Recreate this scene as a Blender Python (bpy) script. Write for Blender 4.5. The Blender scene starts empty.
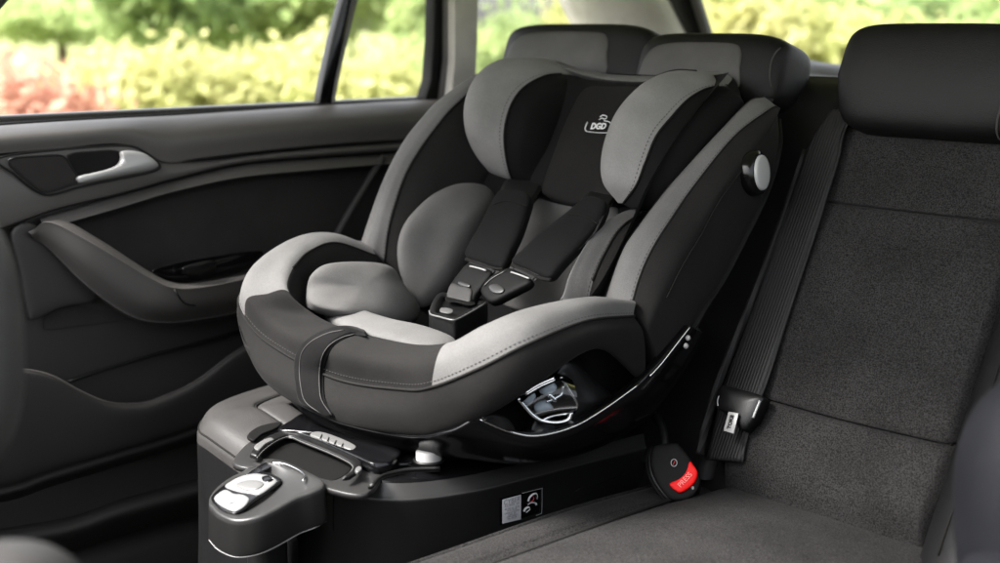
import bpy, bmesh, math, random
import numpy as np
from mathutils import Vector, Matrix
from mathutils.bvhtree import BVHTree
random.seed(4); np.random.seed(4)
SC = bpy.context.scene
COL = SC.collection
R = math.radians
# ------------------------------------------------------------------ camera
# metres; camera at the origin looking down into the back of a car. +Y = towards the boot, -X = towards the left rear door
F = 1300.0
YAW, PITCH = R(48.0), math.atan((281.5-25)/F)
FWD = Vector((-math.sin(YAW)*math.cos(PITCH), math.cos(YAW)*math.cos(PITCH), -math.sin(PITCH)))
RIG = Vector((math.cos(YAW), math.sin(YAW), 0))
UP = RIG.cross(FWD)
cd = bpy.data.cameras.new('camera'); cam = bpy.data.objects.new('camera', cd); COL.objects.link(cam)
cd.lens = 46.8; cd.sensor_width = 36; cd.clip_start = 0.02; cd.clip_end = 500
M3 = Matrix((RIG, UP, -FWD)).transposed()
cam.matrix_world = M3.to_4x4()
cd.dof.use_dof = True; cd.dof.focus_distance = 1.6; cd.dof.aperture_fstop = 3.3
SC.camera = cam
# ------------------------------------------------------------------ world, sun, exposure
SUN_EL, SUN_AZ = R(50), R(208)      # compass azimuth (clockwise from +Y) the light comes FROM
w = bpy.data.worlds.new('World'); SC.world = w; w.use_nodes = True
nt = w.node_tree; nt.nodes.clear()
sky = nt.nodes.new('ShaderNodeTexSky'); sky.sky_type = 'NISHITA'; sky.sun_disc = False
sky.sun_elevation = SUN_EL; sky.sun_rotation = SUN_AZ; sky.air_density = 1.0; sky.dust_density = 4.0; sky.ozone_density = 1.0
hs = nt.nodes.new('ShaderNodeHueSaturation'); hs.inputs['Saturation'].default_value = 0.25
bg = nt.nodes.new('ShaderNodeBackground'); bg.inputs[1].default_value = 0.15
wo = nt.nodes.new('ShaderNodeOutputWorld')
nt.links.new(sky.outputs[0], hs.inputs['Color']); nt.links.new(hs.outputs[0], bg.inputs[0]); nt.links.new(bg.outputs[0], wo.inputs[0])
sl = bpy.data.lights.new('sun', 'SUN'); sl.energy = 3.3; sl.angle = R(22); sl.color = (1, .975, .945)
so = bpy.data.objects.new('sun', sl); COL.objects.link(so)
sd = Vector((math.sin(SUN_AZ)*math.cos(SUN_EL), math.cos(SUN_AZ)*math.cos(SUN_EL), math.sin(SUN_EL)))
so.rotation_euler = sd.to_track_quat('Z', 'Y').to_euler()
SC.view_settings.view_transform = 'Standard'; SC.view_settings.look = 'None'
SC.view_settings.exposure = 2.3; SC.view_settings.gamma = 1
# ------------------------------------------------------------------ measuring helpers
def ray(px, py): return FWD + RIG*((px-500)/F) + UP*((281.5-py)/F)
def A(px, py, x): d = ray(px, py); return d*(x/d.x)             # point on the plane X = x
def AY(px, py, y): d = ray(px, py); return d*(y/d.y)
def AZ(px, py, z): d = ray(px, py); return d*(z/d.z)
def AD(px, py, dep): return ray(px, py)*dep
def AP(px, py, p, n): d = ray(px, py); return d*(Vector(p).dot(Vector(n))/d.dot(Vector(n)))
BK = 0.543
def AB(px, py, off=0.0):                                         # plane of the bench backrest
    n = Vector((0, 1, -BK)); return AP(px, py, (0, 1.235+off, -0.55), n)
def PB(x, z, off=0.0): return Vector((x, 1.235+(z+.55)*BK+off, z))
def conv(L, f=A): return [p if isinstance(p, Vector) else f(*p) for p in L]
# ------------------------------------------------------------------ mesh helpers
def cr(p0, p1, p2, p3, t):
    return 0.5*((2*p1)+(p2-p0)*t+(2*p0-5*p1+4*p2-p3)*t*t+(3*p1-p0-3*p2+p3)*t**3)
def spline(P, n, closed=False):
    P = [Vector(p) for p in P]; K = len(P); out = []
    segs = K if closed else K-1
    for i in range(segs):
        if closed: a, b, c, d = P[(i-1) % K], P[i], P[(i+1) % K], P[(i+2) % K]
        else:
            b, c = P[i], P[i+1]
            a = P[i-1] if i else b*2-c
            d = P[i+2] if i+2 < K else c*2-b
        for k in range(n): out.append(cr(a, b, c, d, k/n))
    if not closed: out.append(P[-1].copy())
    return out
def mk(name, verts, faces, mats, mi=None, parent=None, smooth=True):
    me = bpy.data.meshes.new(name); me.from_pydata([tuple(v) for v in verts], [], faces)
    if not isinstance(mats, (list, tuple)): mats = [mats]
    for m in mats: me.materials.append(m)
    if mi is not None: me.polygons.foreach_set('material_index', mi)
    if smooth: me.polygons.foreach_set('use_smooth', [True]*len(me.polygons))
    me.update()
    o = bpy.data.objects.new(name, me); COL.objects.link(o)
    if parent: o.parent = parent
    return o
def fixn(o):
    bm = bmesh.new(); bm.from_mesh(o.data); bmesh.ops.recalc_face_normals(bm, faces=bm.faces); bm.to_mesh(o.data); bm.free()
def rails(name, RL, mats, parent=None, mf=None, n=6, m=5, cyc=False, caps=False, thick=0, linear=False, cm=None):
    """skin a surface over rails (lists of equally many points); mf(i, s) -> material index"""
    G = [spline(r, n) for r in RL]; S = len(G[0])
    rows = []; tag = []
    K = len(G); segs = K if cyc else K-1
    for i in range(segs):
        for t in range(m):
            row = []
            for s in range(S):
                if linear:
                    row.append(G[i][s].lerp(G[(i+1) % K][s], t/m)); continue
                if cyc: a, b, c, d = G[(i-1) % K][s], G[i][s], G[(i+1) % K][s], G[(i+2) % K][s]
                else:
                    b, c = G[i][s], G[i+1][s]
                    a = G[i-1][s] if i else b*2-c
                    d = G[i+2][s] if i+2 < K else c*2-b
                row.append(cr(a, b, c, d, t/m))
            rows.append(row); tag.append(i)
    if not cyc: rows.append(G[-1]); tag.append(K-1)
    V = [v for r in rows for v in r]; Fc = []; MI = []
    nr = len(rows)
    for j in range(nr if cyc else nr-1):
        for s in range(S-1):
            a = j*S+s; b = ((j+1) % nr)*S+s
            Fc.append((a, a+1, b+1, b)); MI.append(mf(tag[j], s/n) if mf else 0)
    if caps:
        for s in (0, S-1):
            c = sum((rows[j][s] for j in range(nr)), Vector())/nr
            V.append(c); ci = len(V)-1
            for j in range(nr if cyc else nr-1):
                a = j*S+s; b = ((j+1) % nr)*S+s
                Fc.append((a, b, ci) if s else (b, a, ci)); MI.append(cm if cm is not None else (mf(tag[j], min(s, S-2)/n) if mf else 0))
    o = mk(name, V, Fc, mats, MI, parent)
    if caps or cyc: fixn(o)
    if thick:
        md = o.modifiers.new('thick', 'SOLIDIFY'); md.thickness = thick; md.offset = 0
    return o
def tube(name, P, r, mat, parent=None, n=5, seg=8, closed=False, flat=1.0):
    Q = spline(P, n, closed); V = []; Fc = []; N = len(Q)
    u = None
    for i, q in enumerate(Q):
        if closed: t = Q[(i+1) % N]-Q[i-1]
        else: t = Q[min(i+1, N-1)]-Q[max(i-1, 0)]
        t.normalize()
        if u is None: u = t.orthogonal().normalized()
        u = (u-t*u.dot(t)).normalized(); v = t.cross(u)
        rr = r(i/(N-1)) if callable(r) else r
        for k in range(seg):
            a = 2*math.pi*k/seg; V.append(q+u*math.cos(a)*rr+v*math.sin(a)*rr*flat)
    for i in range(N if closed else N-1):
        for k in range(seg):
            a = i*seg+k; b = i*seg+(k+1) % seg; j = (i+1) % N
            Fc.append((a, b, j*seg+(k+1) % seg, j*seg+k))
    if not closed: Fc.append(tuple(range(seg))[::-1]); Fc.append(tuple((N-1)*seg+k for k in range(seg)))
    return mk(name, V, Fc, mat, None, parent)
def pillow(name, OUT, h, mats, parent=None, nrm=None, back=0.02, n=6, rings=10, ex=2.6, pw=.55, spine=None, flat=False):
    """cushion: closed outline (3D points), domed by h along nrm, backed by 'back'"""
    O = spline(OUT, n, True) if not flat else [Vector(p) for p in OUT]
    c = sum(O, Vector())/len(O); N = len(O)
    if nrm is None:
        nrm = Vector()
        for i in range(N): nrm += (O[i]-c).cross(O[(i+1) % N]-c)
        if nrm.dot(c) > 0: nrm = -nrm            # towards the camera
    nrm = Vector(nrm).normalized()
    V = []; Fc = []
    V += [o-nrm*back for o in O]
    for k in range(rings):
        th = (k/rings)*math.pi/2; r = math.cos(th)**(.75); hh = h*max(0, 1-r**ex)**pw
        for o in O:
            if spine:
                a, b = spine; ab = b-a; t = max(0, min(1, (o-a).dot(ab)/ab.dot(ab))); cc = a+ab*t
            else: cc = c
            dv = o-cc; dn = dv.dot(nrm); V.append(cc+(dv-nrm*dn)*r+nrm*(dn*r*r+hh))
    nr = rings+1
    for j in range(nr-1):
        for s in range(N):
            a = j*N+s; b = j*N+(s+1) % N; Fc.append((a, b, b+N, a+N))
    if spine:
        Fc.append(tuple((nr-1)*N+s for s in range(N)))
    else:
        V.append(c+nrm*h); ci = len(V)-1
        for s in range(N): Fc.append(((nr-1)*N+s, (nr-1)*N+(s+1) % N, ci))
    Fc.append(tuple(range(N))[::-1])
    o = mk(name, V, Fc, mats, None, parent); fixn(o); return o
def prism(name, P, vec, mat, parent=None, bev=0.0, seg=2, sp=0, smooth=True):
    P = spline(P, sp, True) if sp else [Vector(p) for p in P]
    bm = bmesh.new(); vs = [bm.verts.new(p) for p in P]; f = bm.faces.new(vs)
    r = bmesh.ops.extrude_face_region(bm, geom=[f])
    nv = [g for g in r['geom'] if isinstance(g, bmesh.types.BMVert)]
    bmesh.ops.translate(bm, verts=nv, vec=Vector(vec))
    bmesh.ops.recalc_face_normals(bm, faces=bm.faces)
    if bev:
        fs = [f for f in bm.faces if len(f.verts) > 4 or len(P) <= 4]
        es = [e for e in bm.edges if len(e.link_faces) == 2 and e.calc_face_angle(0) > .9]
        bmesh.ops.bevel(bm, geom=es, offset=bev, segments=seg, profile=.5, affect='EDGES')
    me = bpy.data.meshes.new(name); bm.to_mesh(me); bm.free(); me.materials.append(mat)
    o = bpy.data.objects.new(name, me); COL.objects.link(o)
    if smooth:
        me.polygons.foreach_set('use_smooth', [True]*len(me.polygons))
        try: me.set_sharp_from_angle(angle=R(40))
        except Exception: pass
    if parent: o.parent = parent
    return o
def box(name, c, s, mat, parent=None, bev=0.004, rot=None, seg=3):
    bm = bmesh.new(); bmesh.ops.create_cube(bm, size=1)
    for v in bm.verts: v.co = Vector((v.co.x*s[0], v.co.y*s[1], v.co.z*s[2]))
    if bev: bmesh.ops.bevel(bm, geom=list(bm.edges), offset=bev, segments=seg, profile=.5, affect='EDGES')
    if rot is not None: bmesh.ops.transform(bm, matrix=rot.to_4x4(), verts=bm.verts)
    bmesh.ops.translate(bm, verts=bm.verts, vec=Vector(c))
    me = bpy.data.meshes.new(name); bm.to_mesh(me); bm.free(); me.materials.append(mat)
    me.polygons.foreach_set('use_smooth', [True]*len(me.polygons))
    try: me.set_sharp_from_angle(angle=R(50))
    except Exception: pass
    o = bpy.data.objects.new(name, me); COL.objects.link(o)
    if parent: o.parent = parent
    return o
def superq(name, c, s, e, mat, parent=None, rot=None, nu=64, nv=32, fn=None):
    """superquadric; s half sizes, e=(e_profile, e_plan) small = boxier; fn reshapes the unit point"""
    def pw(v, p): return math.copysign(abs(v)**p, v)
    V = []; Fc = []
    for j in range(nv+1):
        ph = -math.pi/2+math.pi*j/nv
        for i in range(nu):
            th = 2*math.pi*i/nu
            p = Vector((pw(math.cos(ph), e[0])*pw(math.cos(th), e[1]), pw(math.cos(ph), e[0])*pw(math.sin(th), e[1]), pw(math.sin(ph), e[0])))
            if fn: p = fn(p)
            p = Vector((p.x*s[0], p.y*s[1], p.z*s[2]))
            if rot is not None: p = rot @ p
            V.append(p+Vector(c))
    for j in range(nv):
        for i in range(nu):
            a = j*nu+i; b = j*nu+(i+1) % nu; Fc.append((a, b, b+nu, a+nu))
    return mk(name, V, Fc, mat, None, parent)
def empty(name, loc, label=None, cat=None, group=None, kind=None):
    o = bpy.data.objects.new(name, None); COL.objects.link(o); o.location = (0, 0, 0)
    o.empty_display_size = .05
    tag(o, label, cat, group, kind); o['_base'] = 1; del o['_base']; BASE[o] = Vector(loc); return o
BASE = {}
def tag(o, label=None, cat=None, group=None, kind=None):
    if label: o['label'] = label
    if cat: o['category'] = cat
    if group: o['group'] = group
    if kind: o['kind'] = kind
    return o
def text(name, s, size, origin, ux, uy, mat, parent, ext=0.0002, bold=0.0):
    c = bpy.data.curves.new(name, 'FONT'); c.body = s; c.size = size; c.extrude = ext; c.offset = bold
    c.align_x = 'CENTER'; c.align_y = 'CENTER'
    t = bpy.data.objects.new(name, c); COL.objects.link(t)
    ux = Vector(ux).normalized(); uz = ux.cross(Vector(uy)).normalized(); uy = uz.cross(ux)
    t.matrix_world = Matrix.Translation(origin) @ Matrix((ux, uy, uz)).transposed().to_4x4()
    bpy.context.view_layer.update()
    me = bpy.data.meshes.new_from_object(t); me.transform(t.matrix_world)
    me.materials.clear(); me.materials.append(mat)
    bpy.data.objects.remove(t)
    o = bpy.data.objects.new(name, me); COL.objects.link(o)
    if parent: o.parent = parent
    return o
# ------------------------------------------------------------------ materials
def base_mat(name):
    m = bpy.data.materials.new(name); m.use_nodes = True; nt = m.node_tree
    return m, nt, nt.nodes['Principled BSDF']
def noise(nt, scale, detail=4, rough=.6, vec=None):
    n = nt.nodes.new('ShaderNodeTexNoise'); n.inputs['Scale'].default_value = scale
    n.inputs['Detail'].default_value = detail; n.inputs['Roughness'].default_value = rough
    tc = nt.nodes.new('ShaderNodeTexCoord'); nt.links.new(tc.outputs['Object'], n.inputs['Vector']); return n
def ramp(nt, src, c0, c1, p0=.3, p1=.7):
    r = nt.nodes.new('ShaderNodeValToRGB'); r.color_ramp.elements[0].position = p0; r.color_ramp.elements[1].position = p1
    r.color_ramp.elements[0].color = (*c0, 1); r.color_ramp.elements[1].color = (*c1, 1)
    nt.links.new(src, r.inputs[0]); return r
def bump(nt, p, src, strength, dist):
    b = nt.nodes.new('ShaderNodeBump'); b.inputs['Strength'].default_value = strength; b.inputs['Distance'].default_value = dist
    nt.links.new(src, b.inputs['Height']); nt.links.new(b.outputs[0], p.inputs['Normal']); return b
def fabric(name, c, var=.18, fine=900, rough=.85, sheen=.25, bs=.5, coarse=14, bd=.0006, cv=.1):
    m, nt, p = base_mat(name)
    n1 = noise(nt, fine, 2, .7); n2 = noise(nt, coarse, 3, .5)
    c = Vector(c)
    r1 = ramp(nt, n1.outputs['Fac'], c*(1-var), c*(1+var), .35, .65)
    r2 = ramp(nt, n2.outputs['Fac'], (1-cv,)*3, (1+cv,)*3, .35, .65)
    mx = nt.nodes.new('ShaderNodeMix'); mx.data_type = 'RGBA'; mx.blend_type = 'MULTIPLY'; mx.inputs[0].default_value = 1
    nt.links.new(r1.outputs[0], mx.inputs[6]); nt.links.new(r2.outputs[0], mx.inputs[7])
    nt.links.new(mx.outputs[2], p.inputs['Base Color'])
    p.inputs['Roughness'].default_value = rough; p.inputs['Sheen Weight'].default_value = sheen*.15; p.inputs['Sheen Roughness'].default_value = .4
    p.inputs['Specular IOR Level'].default_value = .08
    n3 = noise(nt, 22, 2, .5)
    b0 = nt.nodes.new('ShaderNodeBump'); b0.inputs['Strength'].default_value = .2; b0.inputs['Distance'].default_value = .006
    nt.links.new(n3.outputs['Fac'], b0.inputs['Height'])
    b = bump(nt, p, n1.outputs['Fac'], bs, bd); nt.links.new(b0.outputs[0], b.inputs['Normal'])
    return m
def plastic(name, c, rough=.45, bs=.15, fine=700, spec=.5, coat=0, rv=.08):
    m, nt, p = base_mat(name)
    n = noise(nt, fine, 2, .6); n2 = noise(nt, 9, 4, .6)
    p.inputs['Base Color'].default_value = (*c, 1); p.inputs['Specular IOR Level'].default_value = spec
    mr = nt.nodes.new('ShaderNodeMapRange'); mr.inputs[3].default_value = max(.02, rough-rv); mr.inputs[4].default_value = rough+rv
    nt.links.new(n2.outputs['Fac'], mr.inputs[0]); nt.links.new(mr.outputs[0], p.inputs['Roughness'])
    if coat: p.inputs['Coat Weight'].default_value = coat; p.inputs['Coat Roughness'].default_value = .08
    bump(nt, p, n.outputs['Fac'], bs, .0004); return m
def leather(name, c, rough=.42, bs=.5, spec=.2):
    m, nt, p = base_mat(name)
    v = nt.nodes.new('ShaderNodeTexVoronoi'); v.inputs['Scale'].default_value = 650
    tc = nt.nodes.new('ShaderNodeTexCoord'); nt.links.new(tc.outputs['Object'], v.inputs['Vector'])
    n = noise(nt, 20, 3, .5)
    r = ramp(nt, n.outputs['Fac'], Vector(c)*.85, Vector(c)*1.15); nt.links.new(r.outputs[0], p.inputs['Base Color'])
    p.inputs['Roughness'].default_value = rough; p.inputs['Specular IOR Level'].default_value = spec
    b0 = nt.nodes.new('ShaderNodeBump'); b0.inputs['Strength'].default_value = .15; b0.inputs['Distance'].default_value = .005
    nt.links.new(n.outputs['Fac'], b0.inputs['Height'])
    b = bump(nt, p, v.outputs['Distance'], bs, .0004); nt.links.new(b0.outputs[0], b.inputs['Normal']); return m
def metal(name, c, rough=.2):
    m, nt, p = base_mat(name); p.inputs['Base Color'].default_value = (*c, 1); p.inputs['Metallic'].default_value = 1
    n = noise(nt, 60, 3); mr = nt.nodes.new('ShaderNodeMapRange'); mr.inputs[3].default_value = rough*.7; mr.inputs[4].default_value = rough*1.3
    nt.links.new(n.outputs['Fac'], mr.inputs[0]); nt.links.new(mr.outputs[0], p.inputs['Roughness']); return m
def weave(name, c):       # belt webbing
    m, nt, p = base_mat(name)
    n = noise(nt, 500, 2); wv = nt.nodes.new('ShaderNodeTexWave'); wv.inputs['Scale'].default_value = 70; wv.bands_direction = 'X'
    tc = nt.nodes.new('ShaderNodeTexCoord'); nt.links.new(tc.outputs['Object'], wv.inputs['Vector'])
    wv.inputs['Distortion'].default_value = .6
    r = ramp(nt, n.outputs['Fac'], Vector(c)*.8, Vector(c)*1.2); nt.links.new(r.outputs[0], p.inputs['Base Color'])
    p.inputs['Roughness'].default_value = .6; p.inputs['Specular IOR Level'].default_value = .25; p.inputs['Sheen Weight'].default_value = .0
    bump(nt, p, wv.outputs['Fac'], .6, .0008); return m
def leafmat(name, c, c2, tr=.6):
    m, nt, p = base_mat(name); nt.nodes.remove(p)
    out = nt.nodes['Material Output']
    n = noise(nt, 1.3, 3); r = ramp(nt, n.outputs['Fac'], c, c2, .35, .65)
    d = nt.nodes.new('ShaderNodeBsdfDiffuse'); t = nt.nodes.new('ShaderNodeBsdfTranslucent'); mx = nt.nodes.new('ShaderNodeMixShader')
    mx.inputs[0].default_value = tr
    for q in (d, t): nt.links.new(r.outputs[0], q.inputs[0])
    nt.links.new(d.outputs[0], mx.inputs[1]); nt.links.new(t.outputs[0], mx.inputs[2]); nt.links.new(mx.outputs[0], out.inputs[0]); return m
def glassmat(name, tint=(1, 1, 1), refl=.12):
    m, nt, p = base_mat(name); nt.nodes.remove(p); out = nt.nodes['Material Output']
    t = nt.nodes.new('ShaderNodeBsdfTransparent'); t.inputs[0].default_value = (*tint, 1)
    g = nt.nodes.new('ShaderNodeBsdfGlossy'); g.inputs['Roughness'].default_value = .02
    lw = nt.nodes.new('ShaderNodeLayerWeight'); lw.inputs[0].default_value = .35
    mu = nt.nodes.new('ShaderNodeMath'); mu.operation = 'MULTIPLY'; mu.inputs[1].default_value = refl*2
    nt.links.new(lw.outputs['Fresnel'], mu.inputs[0])
    mx = nt.nodes.new('ShaderNodeMixShader'); nt.links.new(mu.outputs[0], mx.inputs[0])
    nt.links.new(t.outputs[0], mx.inputs[1]); nt.links.new(g.outputs[0], mx.inputs[2]); nt.links.new(mx.outputs[0], out.inputs[0]); return m
M = dict(
 light=fabric('light_grey_fabric', (.097, .0945, .092), .09, 620, bs=.3),
 head=fabric('brightened_head_wing_fabric', (.165, .161, .156), .08, 620, bs=.3),  # paler than the light fabric, making up for dim light on the wings
 grey=fabric('mid_grey_fabric', (.085, .0825, .080), .09, 620, bs=.3),
 char=fabric('charcoal_fabric', (.0100, .0095, .0091), .22, 620, sheen=.15, bs=.3),
 black=fabric('black_fabric', (.0055, .0053, .0053), .25, 620, sheen=.08, bs=.3),
 bench=fabric('heathered_bench_fabric', (.0165, .0158, .0155), .75, 600, sheen=.12, bs=.6, cv=.15),
 seam=plastic('seam_thread', (.010, .0095, .009), .85, spec=.1),
 strapm=fabric('front_strap_webbing', (.0035, .0034, .0034), .2, 620),
 stitch=plastic('grey_stitching', (.045, .043, .042), .8, spec=.2),
 leath=leather('black_leather', (.0045, .0044, .0046), .5),
 leathg=leather('grey_leather', (.033, .0315, .0305), .45),
 panelg=leather('headrest_panel_leather', (.062, .060, .058), .5),
 satin=plastic('satin_black_plastic', (.008, .0079, .0078), .33, .12, spec=.5),
 blue=leather('blue_grey_leather', (.005, .0052, .0066), .65, spec=.10),
 web=weave('black_webbing', (.0075, .0072, .0072)),
 pad=fabric('harness_pad_fabric', (.006, .0058, .0058), .3, 620, sheen=.12),
 plas=plastic('black_plastic', (.0055, .0055, .0055), .4, spec=.3),
 matte=plastic('matte_black_plastic', (.0045, .0044, .0043), .6, .3, spec=.12),
 gloss=plastic('glossy_black_plastic', (.003, .003, .0034), .18, .02, rv=.04, spec=.32),
 trim=plastic('charcoal_door_trim', (.072, .0675, .064), .5, .35, 900, spec=.4),
 trimd=plastic('dark_door_trim', (.023, .0215, .0205), .55, .35, 900, spec=.4),
 insert=fabric('door_insert_cloth', (.026, .0238, .023), .15, 900, sheen=.05),
 chrome=metal('polished_chrome', (.8, .8, .8), .12),
 silver=plastic('satin_silver_paint', (.30, .297, .292), .3, .05),
 rimp=plastic('charcoal_and_bevel_highlight', (.020, .0195, .019), .36, .2),
 dsil=plastic('dark_silver_plastic', (.10, .099, .097), .35, .1),
 white=plastic('white_plastic', (.36, .36, .355), .35),
 ind=plastic('pale_silver_indicator', (.15, .15, .15), .25, .05),
 red=plastic('red_plastic', (.8, .006, .006), .5, .05, spec=.2),
 paper=plastic('white_label_paper', (.5, .5, .51), .5),
 ink=plastic('grey_print', (.2, .2, .21), .5),
 inkw=plastic('white_print', (.6, .6, .6), .5),
 beige=fabric('beige_headliner', (.36, .345, .32), .06, 500, sheen=.1, bs=.2),
 carpet=fabric('black_carpet', (.007, .007, .007), .5, 300, sheen=.0, bs=1.0),
 glass=glassmat('window_glass'),
 clear=glassmat('clear_plastic', (.75, .78, .80), .5),
 paint=plastic('outer_body_paint', (.02, .02, .02), .2),
)
# ================================================================== SETTING
gm, gnt, gp = base_mat('grass_ground'); gn = noise(gnt, .6, 6); gr = ramp(gnt, gn.outputs['Fac'], (.10, .13, .03), (.22, .22, .07)); gnt.links.new(gr.outputs[0], gp.inputs['Base Color']); gp.inputs['Roughness'].default_value = .9
g = mk('ground', [(-200, -200, -1.25), (200, -200, -1.25), (200, 300, -1.25), (-200, 300, -1.25)], [(0, 1, 2, 3)], gm, None, None, False); tag(g, kind='structure')
fl = box('floor', (-1.2, .75, -.94), (1.5, 2.2, .03), M['carpet'], None, .005); tag(fl, kind='structure')

# ------------------------------------------------------------------ car body (pillars, headliner, parcel shelf)
body = empty('car', (-1.15, .9, -.96), 'car cabin shell, dark rear door with silver handle and pale pillars round the windows', 'car')
# roof lining, out of frame above, shades the cabin
box('headliner', (-1.15, 1.49, .36), (1.75, 1.92, .03), M['beige'], body, .01)
ys = 2.05
def strip(name, L, mat, par, f=A, thick=.02, bev=.004):
    P = conv(L, f); n = (P[1]-P[0]).cross(P[2]-P[0]).normalized()
    if n.dot(P[0]) < 0: n = -n
    return prism(name, P, n*thick, mat, par, bev)
# right-hand door, dashboard and tunnel, added unseen to block low light
box('right_door', (-.22, .9, -.62), (.05, 2.6, .80), M['trimd'], body, .02)
box('dashboard', (-1.0, -.75, -.60), (1.7, .4, .85), M['trimd'], body, .06)
box('left_front_door', (-1.88, -.35, -.55), (.05, 1.4, .75), M['trimd'], body, .02)
box('roof_edge', (-1.98, 1.4, .25), (.06, 2.1, .18), M['beige'], body, .02)
# rear door frame / C pillar, rails are vertical edges
strip('door_seal', [(436, -40, -1.86), (446, -40, -1.86), (447, 40, -1.86), (441, 100, -1.86), (425, 100, -1.86), (431, 80, -1.86), (434, 40, -1.86)], M['matte'], body, thick=.03)
strip('pillar_edge', [(446, -40, -1.85), (457, -40, -1.85), (457, 60, -1.85), (452, 104, -1.85), (441, 100, -1.85), (446, 60, -1.85)], M['trim'], body, thick=.04)
strip('side_pillar', [(455, -40, -1.83), (480, -40, -1.83), (478, 40, -1.83), (476, 90, -1.83), (470, 112, -1.83), (450, 112, -1.83), (455, 60, -1.83)], M['beige'], body, thick=.05)
strip('quarter_sill', [(452, 92, -1.87), (640, 74, -1.87), (640, 120, -1.87), (440, 130, -1.87)], M['trim'], body, thick=.03)
qg = conv([(474, -50, -1.88), (640, -50, -1.88), (640, 90, -1.88), (474, 100, -1.88)]); mk('quarter_window', qg, [(0, 1, 2, 3)], M['glass'], None, body, False)
# rear pillar: curved lining sweeping back to the tail gate
RP = [[(548, -45, 1.95), (560, -6, 1.95), (574, 22, 1.95), (592, 60, 1.95), (600, 100, 1.95)],
      [(580, -50, 1.93), (592, -8, 1.93), (608, 18, 1.93), (625, 50, 1.93), (632, 100, 1.93)],
      [(640, -50, 1.98), (648, -8, 1.98), (662, 20, 1.98), (676, 50, 1.98), (690, 100, 1.98)],
      [(655, -50, 2.1), (662, -8, 2.1), (674, 20, 2.1), (688, 50, 2.1), (700, 100, 2.1)]]
rails('rear_pillar', [conv(r, AY) for r in RP], M['beige'], body, thick=.02)
strip('tailgate_frame', [(655, -50, 2.12), (680, -50, 2.12), (690, 0, 2.12), (703, 36, 2.12), (715, 70, 2.12), (690, 70, 2.12), (668, 8, 2.12)], M['matte'], body, AY, .03)
strip('tailgate_edge', [(680, -50, 2.10), (687, -50, 2.10), (697, 0, 2.10), (709, 38, 2.10), (718, 70, 2.10), (712, 70, 2.10), (702, 38, 2.10), (690, 0, 2.10)], M['trim'], body, AY, .02)
rg = conv([(700, -60, 2.14), (1100, -60, 2.14), (1100, 90, 2.14), (700, 70, 2.14)], AY); mk('rear_window', rg, [(0, 1, 2, 3)], M['glass'], None, body, False)
# parcel shelf with folded pale cover behind the headrests
rails('parcel_shelf', [conv(r, AY) for r in [
    [(560, 66, 2.10), (640, 60, 2.10), (740, 62, 2.10), (800, 64, 2.10), (850, 67, 2.10), (1000, 72, 2.10), (1080, 75, 2.10)],
    [(560, 72, 2.0), (640, 66, 2.0), (740, 68, 2.0), (800, 70, 2.0), (850, 74, 2.0), (1000, 80, 2.0), (1080, 82, 2.0)],
    [(560, 82, 1.75), (640, 84, 1.75), (740, 84, 1.75), (800, 88, 1.75), (850, 92, 1.75), (1000, 96, 1.75), (1080, 98, 1.75)],
    [(560, 112, 1.62), (640, 112, 1.62), (740, 112, 1.62), (800, 116, 1.62), (850, 120, 1.62), (1000, 126, 1.62), (1080, 130, 1.62)]]], M['trimd'], body, thick=.01)
rails('shelf_cover', [conv(r, AY) for r in [
    [(770, 60, 2.02), (805, 61, 2.02), (830, 65, 2.02), (870, 67, 2.02), (950, 68, 2.02)],
    [(770, 66, 1.95), (805, 66, 1.95), (830, 68, 1.95), (870, 72, 1.95), (950, 74, 1.95)],
    [(770, 74, 1.9), (805, 75, 1.9), (830, 78, 1.9), (870, 82, 1.9), (950, 84, 1.9)],
    [(770, 80, 1.88), (805, 80, 1.88), (830, 83, 1.88), (870, 88, 1.88), (950, 90, 1.88)]]], M['leathg'], body, thick=.006)
box('boot_floor', (-1.3, 1.9, -.75), (1.3, .9, .04), M['carpet'], body, .01)
box('boot_side', (-1.3, 2.2, -.5), (1.3, .05, .7), M['trimd'], body, .01)
box('rocker_sill', (-1.86, .9, -.86), (.12, 2.2, .14), M['trimd'], body, .03)

# ------------------------------------------------------------------ rear door
door = box('door', (-1.865, .9, -.52), (.06, 2.3, .70), M['trimd'], body, .005); door['label'] = 'charcoal trimmed left rear door with silver inside handle'
XD = -1.80
W3 = [(-70, 160), (0, 154), (60, 149), (123, 144.5), (165, 163), (198, 159), (264, 151), (340, 144), (403, 140), (450, 137)]
W0 = [(-70, 131), (0, 125), (60, 121), (123, 117.5), (165, 115), (198, 113), (264, 108.5), (340, 103.5), (403, 100), (450, 98)]
def dr(L, x, dy=0): return [A(p[0], p[1]+dy, x) for p in L]
def mixr(a, b, t): return [(p[0]*(1-t)+q[0]*t, p[1]*(1-t)+q[1]*t) for p, q in zip(a, b)]
rails('upper_panel', [dr(W0, -1.90, 3), dr(W0, -1.875), dr(mixr(W0, W3, .12), -1.83), dr(mixr(W0, W3, .45), -1.795), dr(mixr(W0, W3, .9), -1.795), dr(W3, -1.80), dr(W3, -1.83, 1)], M['trim'], door)
tube('belt_seal', dr(W0, -1.868, .8), .004, M['matte'], door)
MB_ = [(-70, 250), (0, 229), (53, 210), (110, 196), (140, 188), (176, 178), (242, 163), (320, 156), (379, 152), (450, 147)]
W3b = [(-70, 162), (0, 156), (60, 151), (123, 146.5), (150, 158), (198, 161), (264, 153), (340, 146), (403, 142), (450, 139)]
rails('middle_panel', [dr(W3b, -1.83), dr(W3b, -1.802, 1), dr(mixr(W3b, MB_, .5), -1.792), dr(mixr(W3b, MB_, .93), -1.795), dr(MB_, -1.803), dr(MB_, -1.83, 1)], M['trim'], door)
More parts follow.
